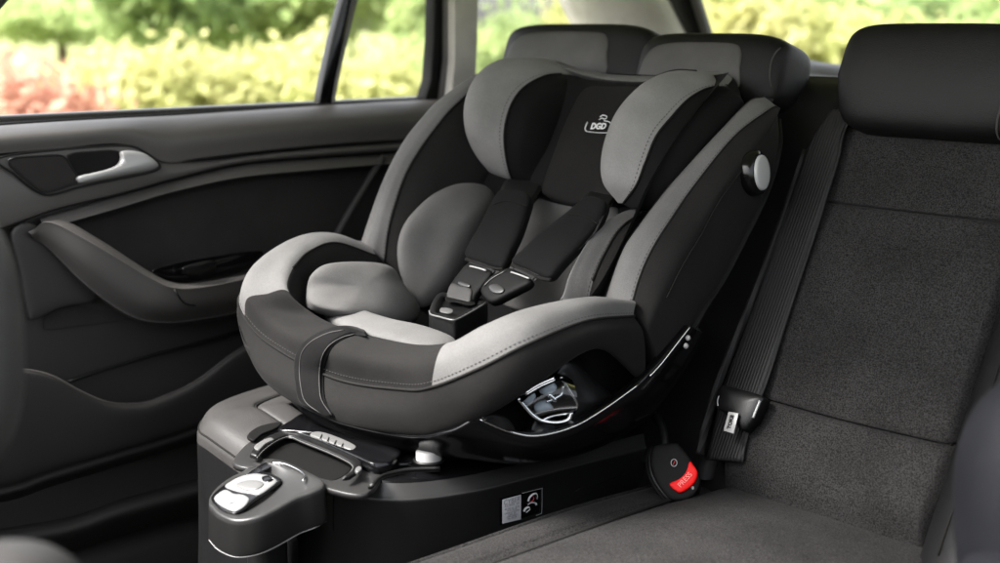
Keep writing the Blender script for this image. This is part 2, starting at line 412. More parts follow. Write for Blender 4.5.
# bezel round the inside handle
bz = [(-2, 158), (60, 149.5), (123, 145.5), (143, 151), (160, 164.5), (152, 172), (110, 180.5), (80, 187), (55, 194), (43, 194), (31, 188), (14, 174)]
pillow('handle_bezel', dr(bz, -1.79), .002, M['trim'], door, nrm=(1, 0, 0), back=.01, n=4, ex=8, pw=.3)
tube('bezel_edge', dr(bz, -1.788), .0016, M['plas'], door, closed=True, n=4)
sp = [(8, 160), (40, 156), (63, 156), (72, 168), (79, 181), (66, 187), (50, 191.5), (40, 190), (24, 178)]
spk = pillow('speaker_grille', dr(sp, -1.785), .003, M['insert'], door, nrm=(1, 0, 0), back=.006, n=3, ex=8, pw=.3)
tube('grille_rim', dr(sp, -1.783), .0014, M['plas'], door, closed=True, n=3)
rc = [(68, 155), (95, 151), (117, 150.5), (124, 158), (121, 169), (106, 176), (86, 180), (77, 174)]
pillow('handle_recess', dr(rc, -1.785), .001, M['matte'], door, nrm=(1, 0, 0), back=.004, n=3, ex=8, pw=.3)
hd = [(78, 176.5), (92, 173), (108, 169), (118, 164), (121.5, 157), (121, 151.5), (130, 150.5), (143, 153), (154, 160), (158, 165), (153, 169), (138, 172.5), (115, 177), (95, 181), (82, 183), (78, 181)]
pillow('handle', dr(hd, -1.775), .010, M['silver'], door, nrm=(.97, -.1, .25), back=.006, n=3, spine=(A(92, 177, -1.775), A(142, 162, -1.775)))
# cloth insert with a step above it
I0 = [(40, 218), (110, 198), (140, 190), (176, 180), (242, 165), (320, 158), (379, 154), (450, 149)]
def sh(L, d): return [(p[0], p[1]+d) for p in L]
I1 = [(44, 228), (110, 209), (140, 200), (176, 189.5), (242, 175.5), (320, 168), (379, 163), (450, 158)]
I3 = [(44, 330), (110, 322), (140, 318), (176, 314), (242, 306), (320, 298), (379, 290), (450, 285)]
rails('cloth_insert', [dr(I0, -1.83), dr(I0, -1.805, 1), dr(I1, -1.782), dr(I1, -1.784, 2), dr(I1, -1.806, 5), dr(I1, -1.815, 14), dr(mixr(I1, I3, .5), -1.815), dr(I3, -1.81)],
      [M['trim'], M['insert']], door, mf=lambda i, s: 0 if i < 3 else 1)
tube('insert_post', conv([(384, 155, -1.785), (372, 175, -1.785), (352, 208, -1.785), (336, 236, -1.785), (325, 252, -1.785)]), .006, M['trimd'], door, flat=.5)
# lower trim
L0 = [(-70, 262), (0, 240), (53, 262), (110, 300), (176, 312), (242, 300), (320, 290), (450, 270)]
L1 = [(-70, 560), (0, 545), (53, 535), (110, 518), (176, 500), (242, 480), (320, 455), (450, 420)]
rails('lower_panel', [dr(L0, -1.81), dr(mixr(L0, L1, .3), -1.815), dr(mixr(L0, L1, .7), -1.81), dr(L1, -1.80)], M['trimd'], door)
ft = [(12, 232), (34, 224), (60, 250), (98, 296), (60, 308), (34, 320), (28, 312), (20, 270)]
pillow('front_panel', dr(ft, -1.797), .004, M['trimd'], door, nrm=(1, 0, 0), back=.01, n=4, ex=6, pw=.4)
# diagonal armrest / pull
ar0 = [(28, 232, -1.78), (60, 220, -1.765), (100, 240, -1.745), (150, 272, -1.735), (176, 283, -1.73), (205, 282, -1.73), (250, 273, -1.735), (345, 252, -1.745)]
ar1 = [(30, 233, -1.775), (50, 222, -1.75), (95, 245, -1.718), (148, 277, -1.708), (174, 288, -1.703), (205, 287, -1.703), (250, 278, -1.708), (345, 257, -1.718)]
ar2 = [(31, 235, -1.775), (46, 236, -1.765), (90, 267, -1.732), (138, 301, -1.722), (170, 309, -1.717), (205, 305, -1.717), (250, 296, -1.722), (345, 275, -1.732)]
ar3 = [(33, 238, -1.785), (48, 248, -1.785), (88, 287, -1.765), (130, 316, -1.758), (165, 323, -1.755), (205, 319, -1.755), (250, 310, -1.758), (345, 290, -1.765)]
ar4 = [(35, 240, -1.81), (50, 250, -1.81), (88, 289, -1.81), (130, 318, -1.81), (165, 326, -1.81), (205, 322, -1.81), (250, 313, -1.81), (345, 293, -1.81)]
def lr(a, b, t): return [tuple(x*(1-t)+y*t for x, y in zip(p, q)) for p, q in zip(a, b)]
arm = rails('armrest', [conv([(p[0], p[1], -1.81) for p in ar0]), conv([(p[0], p[1], -1.79) for p in ar0]), conv(ar0), conv(lr(ar0, ar1, .85)), conv(ar1), conv(lr(ar1, ar2, .15)), conv(ar2), conv(lr(ar2, ar3, .9)), conv(ar3), conv(ar4)], M['trim'], door)
tube('armrest_joint', conv([(171, 284, -1.722), (176, 292, -1.698), (184, 303, -1.705), (196, 306, -1.708)]), .0012, M['plas'], door)
pillow('switch_panel', conv([(152, 272, -1.735), (165, 266, -1.735), (200, 259, -1.735), (255, 251, -1.735), (262, 256, -1.735), (240, 268, -1.735), (205, 275, -1.735), (175, 279, -1.735)]), .003, M['gloss'], door, nrm=(.5, -.1, .8), back=.01, n=3, ex=6, pw=.4)
pillow('window_switch', conv([(182, 270, -1.72), (190, 265, -1.72), (212, 261, -1.72), (216, 265, -1.72), (200, 272, -1.72)]), .006, M['plas'], door, nrm=(.5, -.1, .8), back=.008, n=3)
# door pocket with soft lip
pk0 = [(-70, 372), (9, 371), (47, 376), (80, 393), (107, 404), (130, 406), (154, 402), (196, 383), (243, 349), (300, 322), (380, 300)]
pk3 = [(-70, 500), (9, 487), (47, 474), (80, 464), (107, 456), (130, 449), (154, 442), (196, 428), (243, 410), (300, 390), (380, 370)]
rails('door_pocket', [dr(pk0, -1.80, -3), dr(pk0, -1.735, -3), dr(pk0, -1.722), dr(pk0, -1.718, 7), dr(mixr(pk0, pk3, .5), -1.722), dr(mixr(pk0, pk3, .9), -1.73), dr(pk3, -1.74), dr(pk3, -1.745, 8), dr(pk3, -1.80, 14)], M['trimd'], door)
tube('pocket_lip', dr(pk0, -1.728, 1), .0055, M['trim'], door)
tube('pocket_crease', dr([(68, 382), (100, 371), (150, 356), (200, 343), (240, 331), (300, 315)], -1.802), .003, M['plas'], door)
sl0 = [(-70, 556), (0, 543), (70, 531), (120, 514), (178, 498), (240, 480)]
rails('door_sill_trim', [dr(sl0, -1.80, -14), dr(sl0, -1.76, -10), dr(sl0, -1.745, 0), dr(sl0, -1.76, 10), dr(sl0, -1.80, 22)], M['trimd'], door)
box('door_skin', (-1.92, .9, -.50), (.03, 2.4, .74), M['paint'], door, .01)
# window: pane, divider bar, front upper frame
pn = [A(-80, -60, -1.885), A(440, -60, -1.885), A(440, 104, -1.885), A(-80, 136, -1.885)]
mk('window_pane', pn, [(0, 1, 2, 3)], M['glass'], None, door, False)
strip('window_divider', [(341, -40, -1.875), (362, -40, -1.875), (357, 0, -1.875), (346, 40, -1.875), (337, 80, -1.875), (332.5, 106, -1.875), (318.5, 106, -1.875), (323, 80, -1.875), (332, 40, -1.875), (343, 0, -1.875)], M['gloss'], door, thick=.02)
tube('divider_seal', conv([(361, -20, -1.868), (356, 0, -1.868), (346, 40, -1.868), (337, 80, -1.868), (333, 105, -1.868)]), .003, M['trim'], door)
tube('window_frame', conv([(-30, 30, -1.86), (-12, 10, -1.86), (2, -6, -1.86), (20, -24, -1.86), (60, -50, -1.86)]), .012, M['trimd'], door)

# ------------------------------------------------------------------ rear bench
bench = empty('rear_bench', (-1.2, 1.1, -.75), 'dark heathered rear bench seat of the car with three headrests', 'car seat')
# middle seat back, cloth panel with two seams
XL, XR = -.962, -.69
def zrow(px, py): return AB(px, py).z
zt = [-.10, -.125, -.16, -.212, -.2205, -.222, -.2235, -.230, -.26, -.30, -.35, -.40, -.449, -.4555, -.457, -.4585, -.465, -.50, -.53, -.57]
of = [.03, .004, -.001, .002, .0045, .011, .0045, .002, -.003, -.005, -.006, -.004, .001, .0045, .012, .0045, 0, -.006, -.004, .02]
# the seams run slightly downhill as seen; built level
xs = [XL-.02, XL-.008, XL+.0, XL+.012, XL+.05, (XL+XR)/2, XR-.05, XR-.012, XR, XR+.012]
oo = [.04, .014, .004, .0, -.004, -.008, -.004, 0, .006, .03]
rails('backrest', [[PB(x, z, o+q) for z, o in zip(zt, of)] for x, q in zip(xs, oo)], M['bench'], bench, n=3, m=4)
tube('backrest_seam', [PB(x, -.222, .006+q*.6) for x, q in zip(xs[2:-1], oo[2:-1])], .0016, M['seam'], bench)
tube('backrest_seam', [PB(x, -.457, .007+q*.6) for x, q in zip(xs[2:-1], oo[2:-1])], .0016, M['seam'], bench)
# backrest behind the child seat
zz = [-.07, -.09, -.14, -.25, -.40, -.57]
rails('backrest', [[PB(x, z, o+q) for z, o in zip(zz, [.06, .03, .02, .02, .02, .02])] for x, q in zip([-1.72, -1.70, -1.6, -1.3, -1.05, -.995, -.985], [.06, .01, 0, 0, 0, .01, .06])], M['leath'], bench, n=4)
# side bolster to the right of the cloth
rails('side_bolster', [[PB(x, z, q) for z in [-.08, -.15, -.25, -.35, -.45, -.55, -.6]] for x, q in zip([XR+.004, XR+.012, XR+.05, XR+.1, XR+.16, XR+.25], [.03, -.005, -.03, -.035, -.03, 0])], M['leath'], bench, n=4)
tube('bolster_seam', [PB(XR+.04, z, -.027) for z in [-.1, -.25, -.4, -.55]], .0013, M['seam'], bench)
box('seat_base', (-1.13, 1.12, -.74), (.92, .5, .26), M['matte'], bench, .02)
box('back_core', (-1.2, 1.38, -.45), (1.1, .10, .55), M['matte'], bench, .02, Matrix.Rotation(-.49, 3, 'X'))
# cushions
def cushion(name, x0, x1, y0, y1, zt, mat, crown=.012, edge=.02, par=None, drop=.16, yslope=0.0):
    xs = [x0-.002, x0, x0+edge*.3, x0+edge, x0+(x1-x0)*.3, (x0+x1)/2, x1-(x1-x0)*.3, x1-edge, x1-edge*.3, x1, x1+.002]
    zs = [-drop, -edge, -edge*.3, 0, crown*.7, crown, crown*.7, 0, -edge*.3, -edge, -drop]
    ysl = [y0, y0+.001, y0+edge*.35, y0+edge*1.2, y0+(y1-y0)*.35, y0+(y1-y0)*.7, y1]
    fz = [-drop, -edge*1.2, -edge*.35, 0, .004, .002, -.01]
    return rails(name, [[Vector((x, y, zt+min(z, 0)+min(f, 0)+(max(z, 0) if f >= -edge*.4 else 0)+yslope*(y-y0))) for y, f in zip(ysl, fz)] for x, z in zip(xs, zs)], mat, par, n=5, m=4)
cu = cushion('seat_cushion', -.968, -.66, .62, 1.30, -.552, M['bench'], .013, .022, bench, yslope=-.01)
cv = cushion('seat_cushion', -1.042, -.972, .62, 1.24, -.565, M['bench'], .003, .016, bench, yslope=.0)
tube('cushion_piping', [Vector((-.975, y, -.566)) for y in (.66, .8, 1.0, 1.2)], .0025, M['seam'], cu)
# left part of the bench below the child seat: pale leather nose, dark front
LB = [[(176, 470, -1.49), (178, 440, -1.49), (181, 424, -1.49), (186, 410, -1.50), (203, 396, -1.53), (232, 391, -1.56), (262, 389, -1.58), (310, 388, -1.62)]]
pl = [(-1.475, .795), (-1.50, .80), (-1.545, .84), (-1.575, .90), (-1.585, 1.0), (-1.58, 1.2)]
o1 = [Vector((x, y, z)) for x, y, z in [(-1.25, .80, -.03), (-1.37, .80, -.012), (-1.455, .80, -.0), (-1.505, .81, 0), (-1.553, .85, 0), (-1.58, .92, 0), (-1.59, 1.0, 0), (-1.59, 1.25, 0)]]
def off(L, d, z):
    out = []
    for i, p in enumerate(L):
        t = (L[min(i+1, len(L)-1)]-L[max(i-1, 0)]); t.z = 0; t.normalize(); n = Vector((t.y, -t.x, 0))
        out.append(Vector((p.x, p.y, p.z))+n*d+Vector((0, 0, z)))
    return out
rails('seat_bolster', [off(o1, -.012, -.80), off(o1, -.004, -.70), off(o1, 0, -.60), off(o1, .001, -.545), off(o1, .004, -.53), off(o1, .018, -.511), off(o1, .05, -.502), off(o1, .075, -.503), off(o1, .082, -.508), off(o1, .09, -.504), off(o1, .118, -.503), off(o1, .125, -.515), off(o1, .14, -.56)],
      [M['leath'], M['leathg']], bench, mf=lambda i, s: 0 if i < 3 else 1, n=6)
tube('bolster_seam', off(o1, .081, -.5065), .0016, M['seam'], bench)
tube('bolster_seam', off(o1, .004, -.5295), .0014, M['seam'], bench)
# headrests
lean = Matrix.Rotation(-.32, 3, 'X')
def hr_fn(p):
    q = p.copy(); k = 1-.10*max(0, -p.z)-.03*max(0, p.z)
    q.x *= k; q.y *= (1-.25*max(0, -p.z)); q.y += .10*(1-p.x*p.x)*(-1)*.3
    return q
hr = superq('headrest', (-.826, 1.475, -.073), (.135, .052, .068), (.32, .38), M['leath'], bench, lean, fn=hr_fn)
for sx in (.105,):
    pr = []
    for k in range(24):
        a = 2*math.pi*k/24; ca, sa = math.cos(a), math.sin(a)
        p = Vector((0, math.copysign(abs(ca)**.5, ca), math.copysign(abs(sa)**.32, sa)))
        q = Vector((0, p.y*(1-.25*max(0, -p.z))-.012, p.z))
        xx = sx*(1-.10*max(0, -p.z)-.03*max(0, p.z))
        kk = .985
        pr.append(lean @ Vector((xx, q.y*.052*kk, q.z*.068*kk))+Vector((-.826, 1.475, -.073)))
    tube('headrest_seam', pr, .0012, M['stitch'], hr, closed=True, n=2, seg=6)
for x in (-.885, -.78): tube('headrest_post', [Vector((x, 1.475, -.13)), Vector((x, 1.46, -.21))], .006, M['chrome'], hr)
def back_headrest(cx, cy, cz, sw, sh_):
    h = superq('headrest', (cx, cy, cz), (sw, .05, sh_), (.42, .42), M['leath'], bench, lean)
    def pt(u, v, d=0): return lean @ Vector((u*sw, -.05-d+.012*(abs(v)**3), v*sh_))+Vector((cx, cy, cz))
    ol = [pt(-.78, -.75), pt(-.80, 0), pt(-.70, .45), pt(-.45, .62), pt(0, .66), pt(.40, .62), pt(.52, .4), pt(.55, 0), pt(.56, -.75), pt(-.1, -.8)]
    pillow('headrest_panel', ol, .004, M['panelg'], h, nrm=lean @ Vector((0, -1, 0)), back=.012, n=4, ex=8, pw=.4)
    return h
h2 = back_headrest(-1.195, 1.50, -.073, .133, .056)
hb = BVHTree.FromPolygons([v.co.copy() for v in h2.data.vertices], [tuple(p.vertices) for p in h2.data.polygons])
hs_ = []
for x, y in [(788, 44), (778, 50), (772, 60), (770, 74), (771, 88)]:
    hh_ = hb.ray_cast(Vector(), ray(x, y).normalized())
    if hh_[0]: hs_.append(hh_[0]+hh_[1]*.0005)
tube('headrest_seam', hs_, .0012, M['stitch'], h2)
h1 = back_headrest(-1.482, 1.52, -.058, .166, .054)
for h, cx in ((h2, -1.19), (h1, -1.485)):
    for dx in (-.06, .06): tube('headrest_post', [Vector((cx+dx, 1.51, -.11)), Vector((cx+dx, 1.49, -.17))], .006, M['chrome'], h)

# ------------------------------------------------------------------ seat belt on the bench edge
belt = empty('seat_belt', tuple(AB(740, 420, -.02)), 'black seat belt hanging down the edge of the cloth seat back with its tongue', 'seat belt')
EL = [AB(x, y, -.012) for x, y in [(834, 108), (812, 140), (800, 175), (785, 222), (766, 278), (743, 340), (726, 384), (716, 425), (708, 460)]]
ER = [AB(x, y, -.016) for x, y in [(868, 112), (845, 126), (836, 160), (822, 205), (801, 270), (778, 340), (764, 382), (748, 425), (740, 462)]]
def ribbon(name, L, Rr, mat, par, th=.0015, n=8, mid=.0):
    nn = []
    K = len(L); fr = []; bk = []
    out = []
    Mi = [a.lerp(b, .5) for a, b in zip(L, Rr)]
    for i in range(K):
        t = (Mi[min(i+1, K-1)]-Mi[max(i-1, 0)]); nv = t.cross(Rr[i]-L[i]).normalized()
        if nv.dot(Mi[i]) > 0: nv = -nv
        nn.append(nv)
    RL = [[p-n_*th for p, n_ in zip(L, nn)], [p for p, n_ in zip(L, nn)], [p+n_*th for p, n_ in zip([a.lerp(b, .06) for a, b in zip(L, Rr)], nn)],
          [p+n_*(th+mid) for p, n_ in zip(Mi, nn)], [p+n_*th for p, n_ in zip([a.lerp(b, .94) for a, b in zip(L, Rr)], nn)], [p for p in Rr], [p-n_*th for p, n_ in zip(Rr, nn)]]
    return rails(name, RL, mat, par, n=n, m=3, cyc=True, caps=True)
ribbon('webbing', EL, ER, M['web'], belt, .0015)
tube('webbing_fold', [AB(x, y, -.004) for x, y in [(806, 150), (790, 200), (765, 270), (740, 330), (718, 385), (705, 430), (700, 455)]], .006, M['web'], belt, flat=.4)
tg = pillow('tongue', [AB(x, y, -.03) for x, y in [(722, 386), (741, 390), (762, 396), (762, 404), (754, 420), (744, 430), (736, 424), (728, 415), (717, 408), (716, 398)]], .008, M['plas'], belt, nrm=(0, -1, BK), back=.014, n=4)
tube('tongue_edge', [AB(x, y, -.041) for x, y in [(760, 401), (757, 408), (753, 418)]], .0016, M['silver'], tg)
tube('tongue_edge', [AB(x, y, -.039) for x, y in [(719, 396), (717.5, 401), (718, 406)]], .0008, M['silver'], tg)
TP = [AB(x, y, -.043) for x, y in [(729, 412), (739, 413.5), (734, 434), (724, 431)]]
tagp = prism('tag_plate', TP, Vector((0, -1, BK)).normalized()*.0015, M['silver'], belt, .0005)
cen = sum(TP, Vector())/4+Vector((0, -1, BK)).normalized()*.0022
text('tag_writing', 'TOKE', .0068, cen, (TP[0]-TP[3]), (TP[0]-TP[1]), M['plas'], tagp, .0001, .0004)

# ------------------------------------------------------------------ belt buckle
bk = empty('belt_buckle', tuple(AB(680, 500, -.05)), 'black seat belt buckle with a curved red release button', 'belt buckle')
bn = Vector((.45, -.75, .48)).normalized()
def BQ(px, py, d=0.0): return AP(px, py, AY(672, 475, 1.17)+bn*d, bn)
bo = [(652, 449), (657, 445), (674, 443), (680, 446), (692, 461), (700, 477), (698, 490), (689, 499), (676, 501), (667, 497), (655, 480), (650, 463)]
pillow('buckle_body', [BQ(x-3, y+1) for x, y in bo], .004, M['plas'], bk, nrm=bn, back=.035, n=4, ex=8, pw=.4)
pillow('buckle_side', [BQ(x-5, y+2, -.008) for x, y in bo], .002, M['matte'], bk, nrm=bn, back=.035, n=4, ex=8, pw=.4)
pillow('buckle_face', [BQ(x, y, .004) for x, y in bo], .004, M['matte'], bk, nrm=bn, back=.004, n=4, ex=8, pw=.4)
tube('face_edge', [BQ(x, y, .006) for x, y in [(655, 466), (656, 474), (662, 484), (668, 492)]], .0009, M['silver'], bk)
btn = pillow('release_button', [BQ(x, y, .011) for x, y in [(689.5, 462), (694, 466), (697.5, 473), (695, 482), (688, 489), (680, 493), (674, 490), (669.5, 484), (679, 479.5), (686, 473)]], .003, M['red'], bk, nrm=bn, back=.006, n=3, ex=6, pw=.4, spine=(BQ(690, 469, .011), BQ(676, 487, .011)))
c0 = BQ(685, 480, .016)
text('button_writing', 'PRESS', .0085, c0, BQ(692, 472, .016)-BQ(678, 487, .016), BQ(680, 474, .016)-BQ(690, 486, .016), plastic('pale_red_print', (.9, .3, .28), .5), btn, .0001)
tube('buckle_mark', [BQ(674+3*math.cos(a), 463+3.6*math.sin(a), .0105) for a in [k*math.pi/6 for k in range(12)]], .0004, M['inkw'], bk, closed=True, n=2, seg=5)
tube('buckle_mark', [BQ(673, 465, .0105), BQ(675, 461, .0105)], .0006, plastic('red_print', (.5, .03, .03), .5), bk, seg=5)
superq('latch_slot', tuple(BQ(692, 489, .004)), (.004, .003, .0045), (.7, .7), M['silver'], bk)
tube('stalk', [BQ(664, 480, -.02), BQ(672, 505, -.03), AZ(690, 520, -.60)], .014, M['matte'], bk)
tube('cable_sleeve', [AY(655, 415, 1.22), AY(661, 425, 1.21), AY(664, 438, 1.20), AY(664, 452, 1.19)], .006, M['plas'], bk)
# ================================================================== CHILD SEAT BASE
from mathutils.bvhtree import BVHTree
def bvh(o): return BVHTree.FromPolygons([v.co.copy() for v in o.data.vertices], [tuple(p.vertices) for p in o.data.polygons])
def on(tree, px, py, lift=.001):
    d = ray(px, py).normalized(); h = tree.ray_cast(Vector((0, 0, 0)), d)
    if h[0] is None:
        h = tree.find_nearest(d*1.6); return h[0]
    n = h[1] if h[1].dot(d) < 0 else -h[1]
    return h[0]+n*lift
base = empty('car_seat_base', (-1.27, 1.0, -.62), 'glossy black swivel base of the child seat with foot housing and white indicator', 'car seat base')
o2 = [Vector((x, y, 0)) for x, y in [(-1.10, 1.34), (-1.10, 1.20), (-1.10, 1.06), (-1.102, .95), (-1.122, .875), (-1.165, .830), (-1.235, .806), (-1.335, .806), (-1.40, .87), (-1.44, .95), (-1.45, 1.06), (-1.45, 1.2), (-1.45, 1.34)]]
def boff(d, z): return [Vector((p.x, p.y, p.z-(p.y-.86)*.045)) for p in off(o2, d, z)]
bb = rails('body', [boff(.004, -.64), boff(.002, -.58), boff(0, -.545), boff(.0, -.536), boff(.003, -.532), boff(.013, -.5195), boff(.018, -.5155), boff(.03, -.5135), boff(.046, -.5105), boff(.050, -.506), boff(.058, -.503), boff(.09, -.502), boff(.13, -.502)],
      [M['satin'], M['rimp'], M['gloss']], base, mf=lambda i, s: 0 if i < 3 else (1 if i < 5 else 2), n=8)  # lighter bevel rows paint in the highlight along the top edge
tb = bvh(bb)
def cyl(name, c, r, h, mat, par, bev=.003, seg=48, r2=None):
    V = []; Fc = []; r2 = r if r2 is None else r2
    prof = [(0, 0), (r, 0), (r2, h-bev), (r2-bev*.3, h-bev*.3), (r2-bev, h), (0, h)]
    for q, z in prof:
        for k in range(seg):
            a = 2*math.pi*k/seg; V.append(Vector(c)+Vector((q*math.cos(a), q*math.sin(a), z)))
    for j in range(len(prof)-1):
        for k in range(seg):
            a = j*seg+k; b = j*seg+(k+1) % seg; Fc.append((a, b, b+seg, a+seg))
    o = mk(name, V, Fc, mat, None, par); fixn(o)
    try: o.data.set_sharp_from_angle(angle=R(40))
    except Exception: pass
    return o
cyl('turntable', (-1.275, 1.10, -.522), .168, .032, M['gloss'], base, .006, 72)
cyl('lock_button', tuple(AZ(429, 460, -.503)), .0155, .013, M['silver'], base, .003, 40)
tube('button_ring', [AZ(429, 460, -.503)+Vector((.017*math.cos(a), .017*math.sin(a), 0)) for a in [k*math.pi/8 for k in range(16)]], .002, M['plas'], base, closed=True, n=2)
tube('panel_gap', [on(tb, x, y, .0001) for x, y in [(339, 484), (336, 490), (334, 495), (333.5, 505), (333.5, 530)]], .0008, M['seam'], base)
tube('panel_gap', [on(tb, x, y, .0002) for x, y in [(575, 492), (582, 488), (600, 483), (625, 474)]], .0007, M['plas'], base)
# grey collar on the front left and the carrying frame
cn = (0, -.15, 1)
fr = [(238, 459), (246, 449), (253, 440), (268, 434), (284, 429), (300, 434), (330, 448), (358, 459), (364, 465), (361, 473), (349, 479), (342, 477), (350, 468), (348, 463), (330, 455), (300, 441), (290, 437), (278, 441), (262, 452), (252, 458), (262, 466), (300, 478), (330, 485), (350, 483), (365, 476), (372, 479), (366, 488), (350, 494), (322, 492), (300, 484), (262, 470), (244, 466)]
pillow('collar', [AZ(x, y, -.5105) for x, y in [(233, 463), (240, 451), (250, 442), (262, 435), (272, 432), (284, 429), (300, 440), (330, 452), (355, 462), (366, 472), (380, 474), (377, 484), (366, 494), (350, 494), (332, 490), (312, 484), (290, 477), (262, 468), (246, 468)]], .0015, M['rimp'], base, nrm=(0, 0, 1), back=.006, n=3, ex=8)
pillow('well', [AZ(x, y, -.5085) for x, y in [(259, 455), (266, 448), (280, 439), (290, 439), (320, 451), (348, 463), (352, 468), (340, 478), (326, 480), (300, 472), (272, 463)]], .0006, M['matte'], base, nrm=(0, 0, 1), back=.001, n=3, ex=8)  # dark sheet laid on the collar, standing in for a shaded opening
pillow('well', [AZ(x, y, -.504) for x, y in [(247, 436), (256, 428), (268, 424), (282, 422), (276, 428), (262, 434), (254, 440)]], .0006, M['matte'], base, nrm=(0, 0, 1), back=.003, n=3, ex=8)  # second dark sheet, for the shade of the rear left hole
cf_ = [(250, 456, 257, 458), (254, 449, 263, 451), (264, 441, 272, 444), (277, 434, 281, 439), (290, 432, 290, 437), (305, 437, 302, 442), (330, 447, 327, 452), (352, 457, 346, 461), (361, 464, 353, 467), (358, 472, 349, 474), (350, 478, 343, 479)]
ribbon('carry_frame', [AZ(a, b, -.500) for a, b, _, _ in cf_], [AZ(c, d, -.500) for _, _, c, d in cf_], M['plas'], base, .0022, 4, .0006)
tube('frame_edge', [AZ(c, d, -.4978) for _, _, c, d in cf_], .0005, M['dsil'], base, n=4, seg=6)
pillow('upper_cover', [AZ(x, y, -.497) for x, y in [(278, 430), (290, 421), (306, 413), (340, 416), (375, 432), (400, 448), (395, 460), (376, 464), (362, 460), (330, 446), (300, 434)]], .003, M['gloss'], base, nrm=(0, 0, 1), back=.02, n=3, ex=6)
lv = pillow('release_lever', [AZ(x, y, -.4945) for x, y in [(310, 435), (315, 432), (324, 433), (340, 438.5), (354, 445), (356, 448), (350, 450), (334, 444.5), (318, 438.5)]], .0015, M['dsil'], base, nrm=(0, 0, 1), back=.003, n=3, ex=8)
for k_ in range(4): tube('lever_rib', [AZ(322+k_*7, 434.5+k_*3, -.4925), AZ(320+k_*7, 439+k_*3, -.4925)], .0006, M['plas'], lv, seg=5)
pillow('latch_pad', [AZ(x, y, -.4965) for x, y in [(254, 447), (262, 441), (270, 438), (274, 440), (266, 444), (259, 450)]], .0012, M['dsil'], base, nrm=(0, 0, 1), back=.003, n=3, ex=6)
pillow('latch_pad', [AZ(x, y, -.4955) for x, y in [(357, 467.5), (361, 467), (361.5, 470), (358, 472.5), (355, 471)]], .0012, M['dsil'], base, nrm=(0, 0, 1), back=.003, n=3, ex=6)
tube('collar_edge', [AZ(x, y, -.498) for x, y in [(371, 487), (380, 478), (394, 473), (412, 470), (440, 469)]], .0045, M['plas'], base, flat=.6)
# foot housing
fn_ = Vector((0, -.24, 1)).normalized(); fp = Vector((-1.25, .71, -.522))
def FQ(px, py, d=0.0): return AP(px, py, fp+fn_*d, fn_)
fo = [(209, 504), (210, 496), (217, 487), (229, 478), (243, 471), (253, 463), (263, 459), (284, 461), (304, 470), (321, 479), (324, 485), (313, 491), (297, 497), (279, 507), (262, 515), (246, 519), (232, 519), (218, 513)]
fh = rails('foot_housing', [[p+Vector((0, 0, z))+(p-Vector((-1.26, .77, p.z)))*k for p in [FQ(x, y) for x, y in fo+fo[:1]]] for z, k in ((-.043, .02), (-.040, .03), (-.02, .02), (-.006, .008), (-.0015, 0), (0, -.03), (.0004, -.12), (.0004, -.5), (.0004, -1))], [M['rimp'], M['satin']], base, n=4, m=3, mf=lambda i, s: 1 if i < 3 else 0)
tube('foot_edge', [FQ(x, y)+Vector((0, 0, -.0425))+(FQ(x, y)-Vector((-1.26, .77, FQ(x, y).z)))*.022 for x, y in fo[-2::-1][:0]+[fo[0], fo[17], fo[16], fo[15], fo[14], fo[13], fo[12], fo[11], fo[10]]], .0008, M['silver'], base, n=6)
box('support_leg', (-1.262, .765, -.76), (.045, .035, .36), M['plas'], base, .008)
dp = [(213, 499), (217, 492), (228, 484), (240, 478), (252, 474), (264, 473), (275, 477), (280, 482), (270, 490), (254, 501), (243, 509), (234, 512), (222, 508)]
pillow('indicator_bezel', [FQ(x+(x-247)*.05, y+(y-491)*.07, .0006) for x, y in dp], .0012, M['gloss'], base, nrm=fn_, back=.002, n=4, ex=8)
wh1 = pillow('indicator_window', [FQ(x, y, .0022) for x, y in [(214, 499), (219, 493), (226, 490), (234, 494), (243, 495), (249, 499), (246, 505), (239, 510), (232, 511), (221, 506)]], .0015, M['ind'], base, nrm=fn_, back=.002, n=3, ex=5)
wh2 = pillow('indicator_window', [FQ(x, y, .0022) for x, y in [(225, 487), (232, 481), (243, 476), (256, 474), (268, 476), (277, 481), (270, 488), (259, 495), (250, 494), (238, 492)]], .0025, M['ind'], base, nrm=fn_, back=.002, n=3, ex=5)
pillow('indicator_level', [FQ(x, y, .0048) for x, y in [(236, 485), (246, 481), (258, 481), (264, 484), (258, 489), (246, 490)]], .002, M['dsil'], wh2, nrm=fn_, back=.002, n=3)
pillow('indicator_level', [FQ(x, y, .0048) for x, y in [(262, 477), (268, 476), (273, 479), (269, 482), (263, 481)]], .001, M['gloss'], wh2, nrm=fn_, back=.001, n=3)
text('indicator_mark', '2', .007, FQ(231, 502.5, .0042), (.95, -.3, 0), (.3, .95, .2), M['ink'], wh1, .0002, .0003)
pillow('finger_recess', [FQ(x, y, .0012) for x, y in [(248, 474), (256, 468), (264, 463), (272, 463), (270, 468), (260, 473), (252, 477)]], .0006, M['gloss'], base, nrm=fn_, back=.001, n=3)
tube('pull_bar', [FQ(x, y, .004) for x, y in [(272, 463), (282, 463.5), (292, 467), (301, 472), (305, 477), (303, 481)]], .0011, M['chrome'], base)
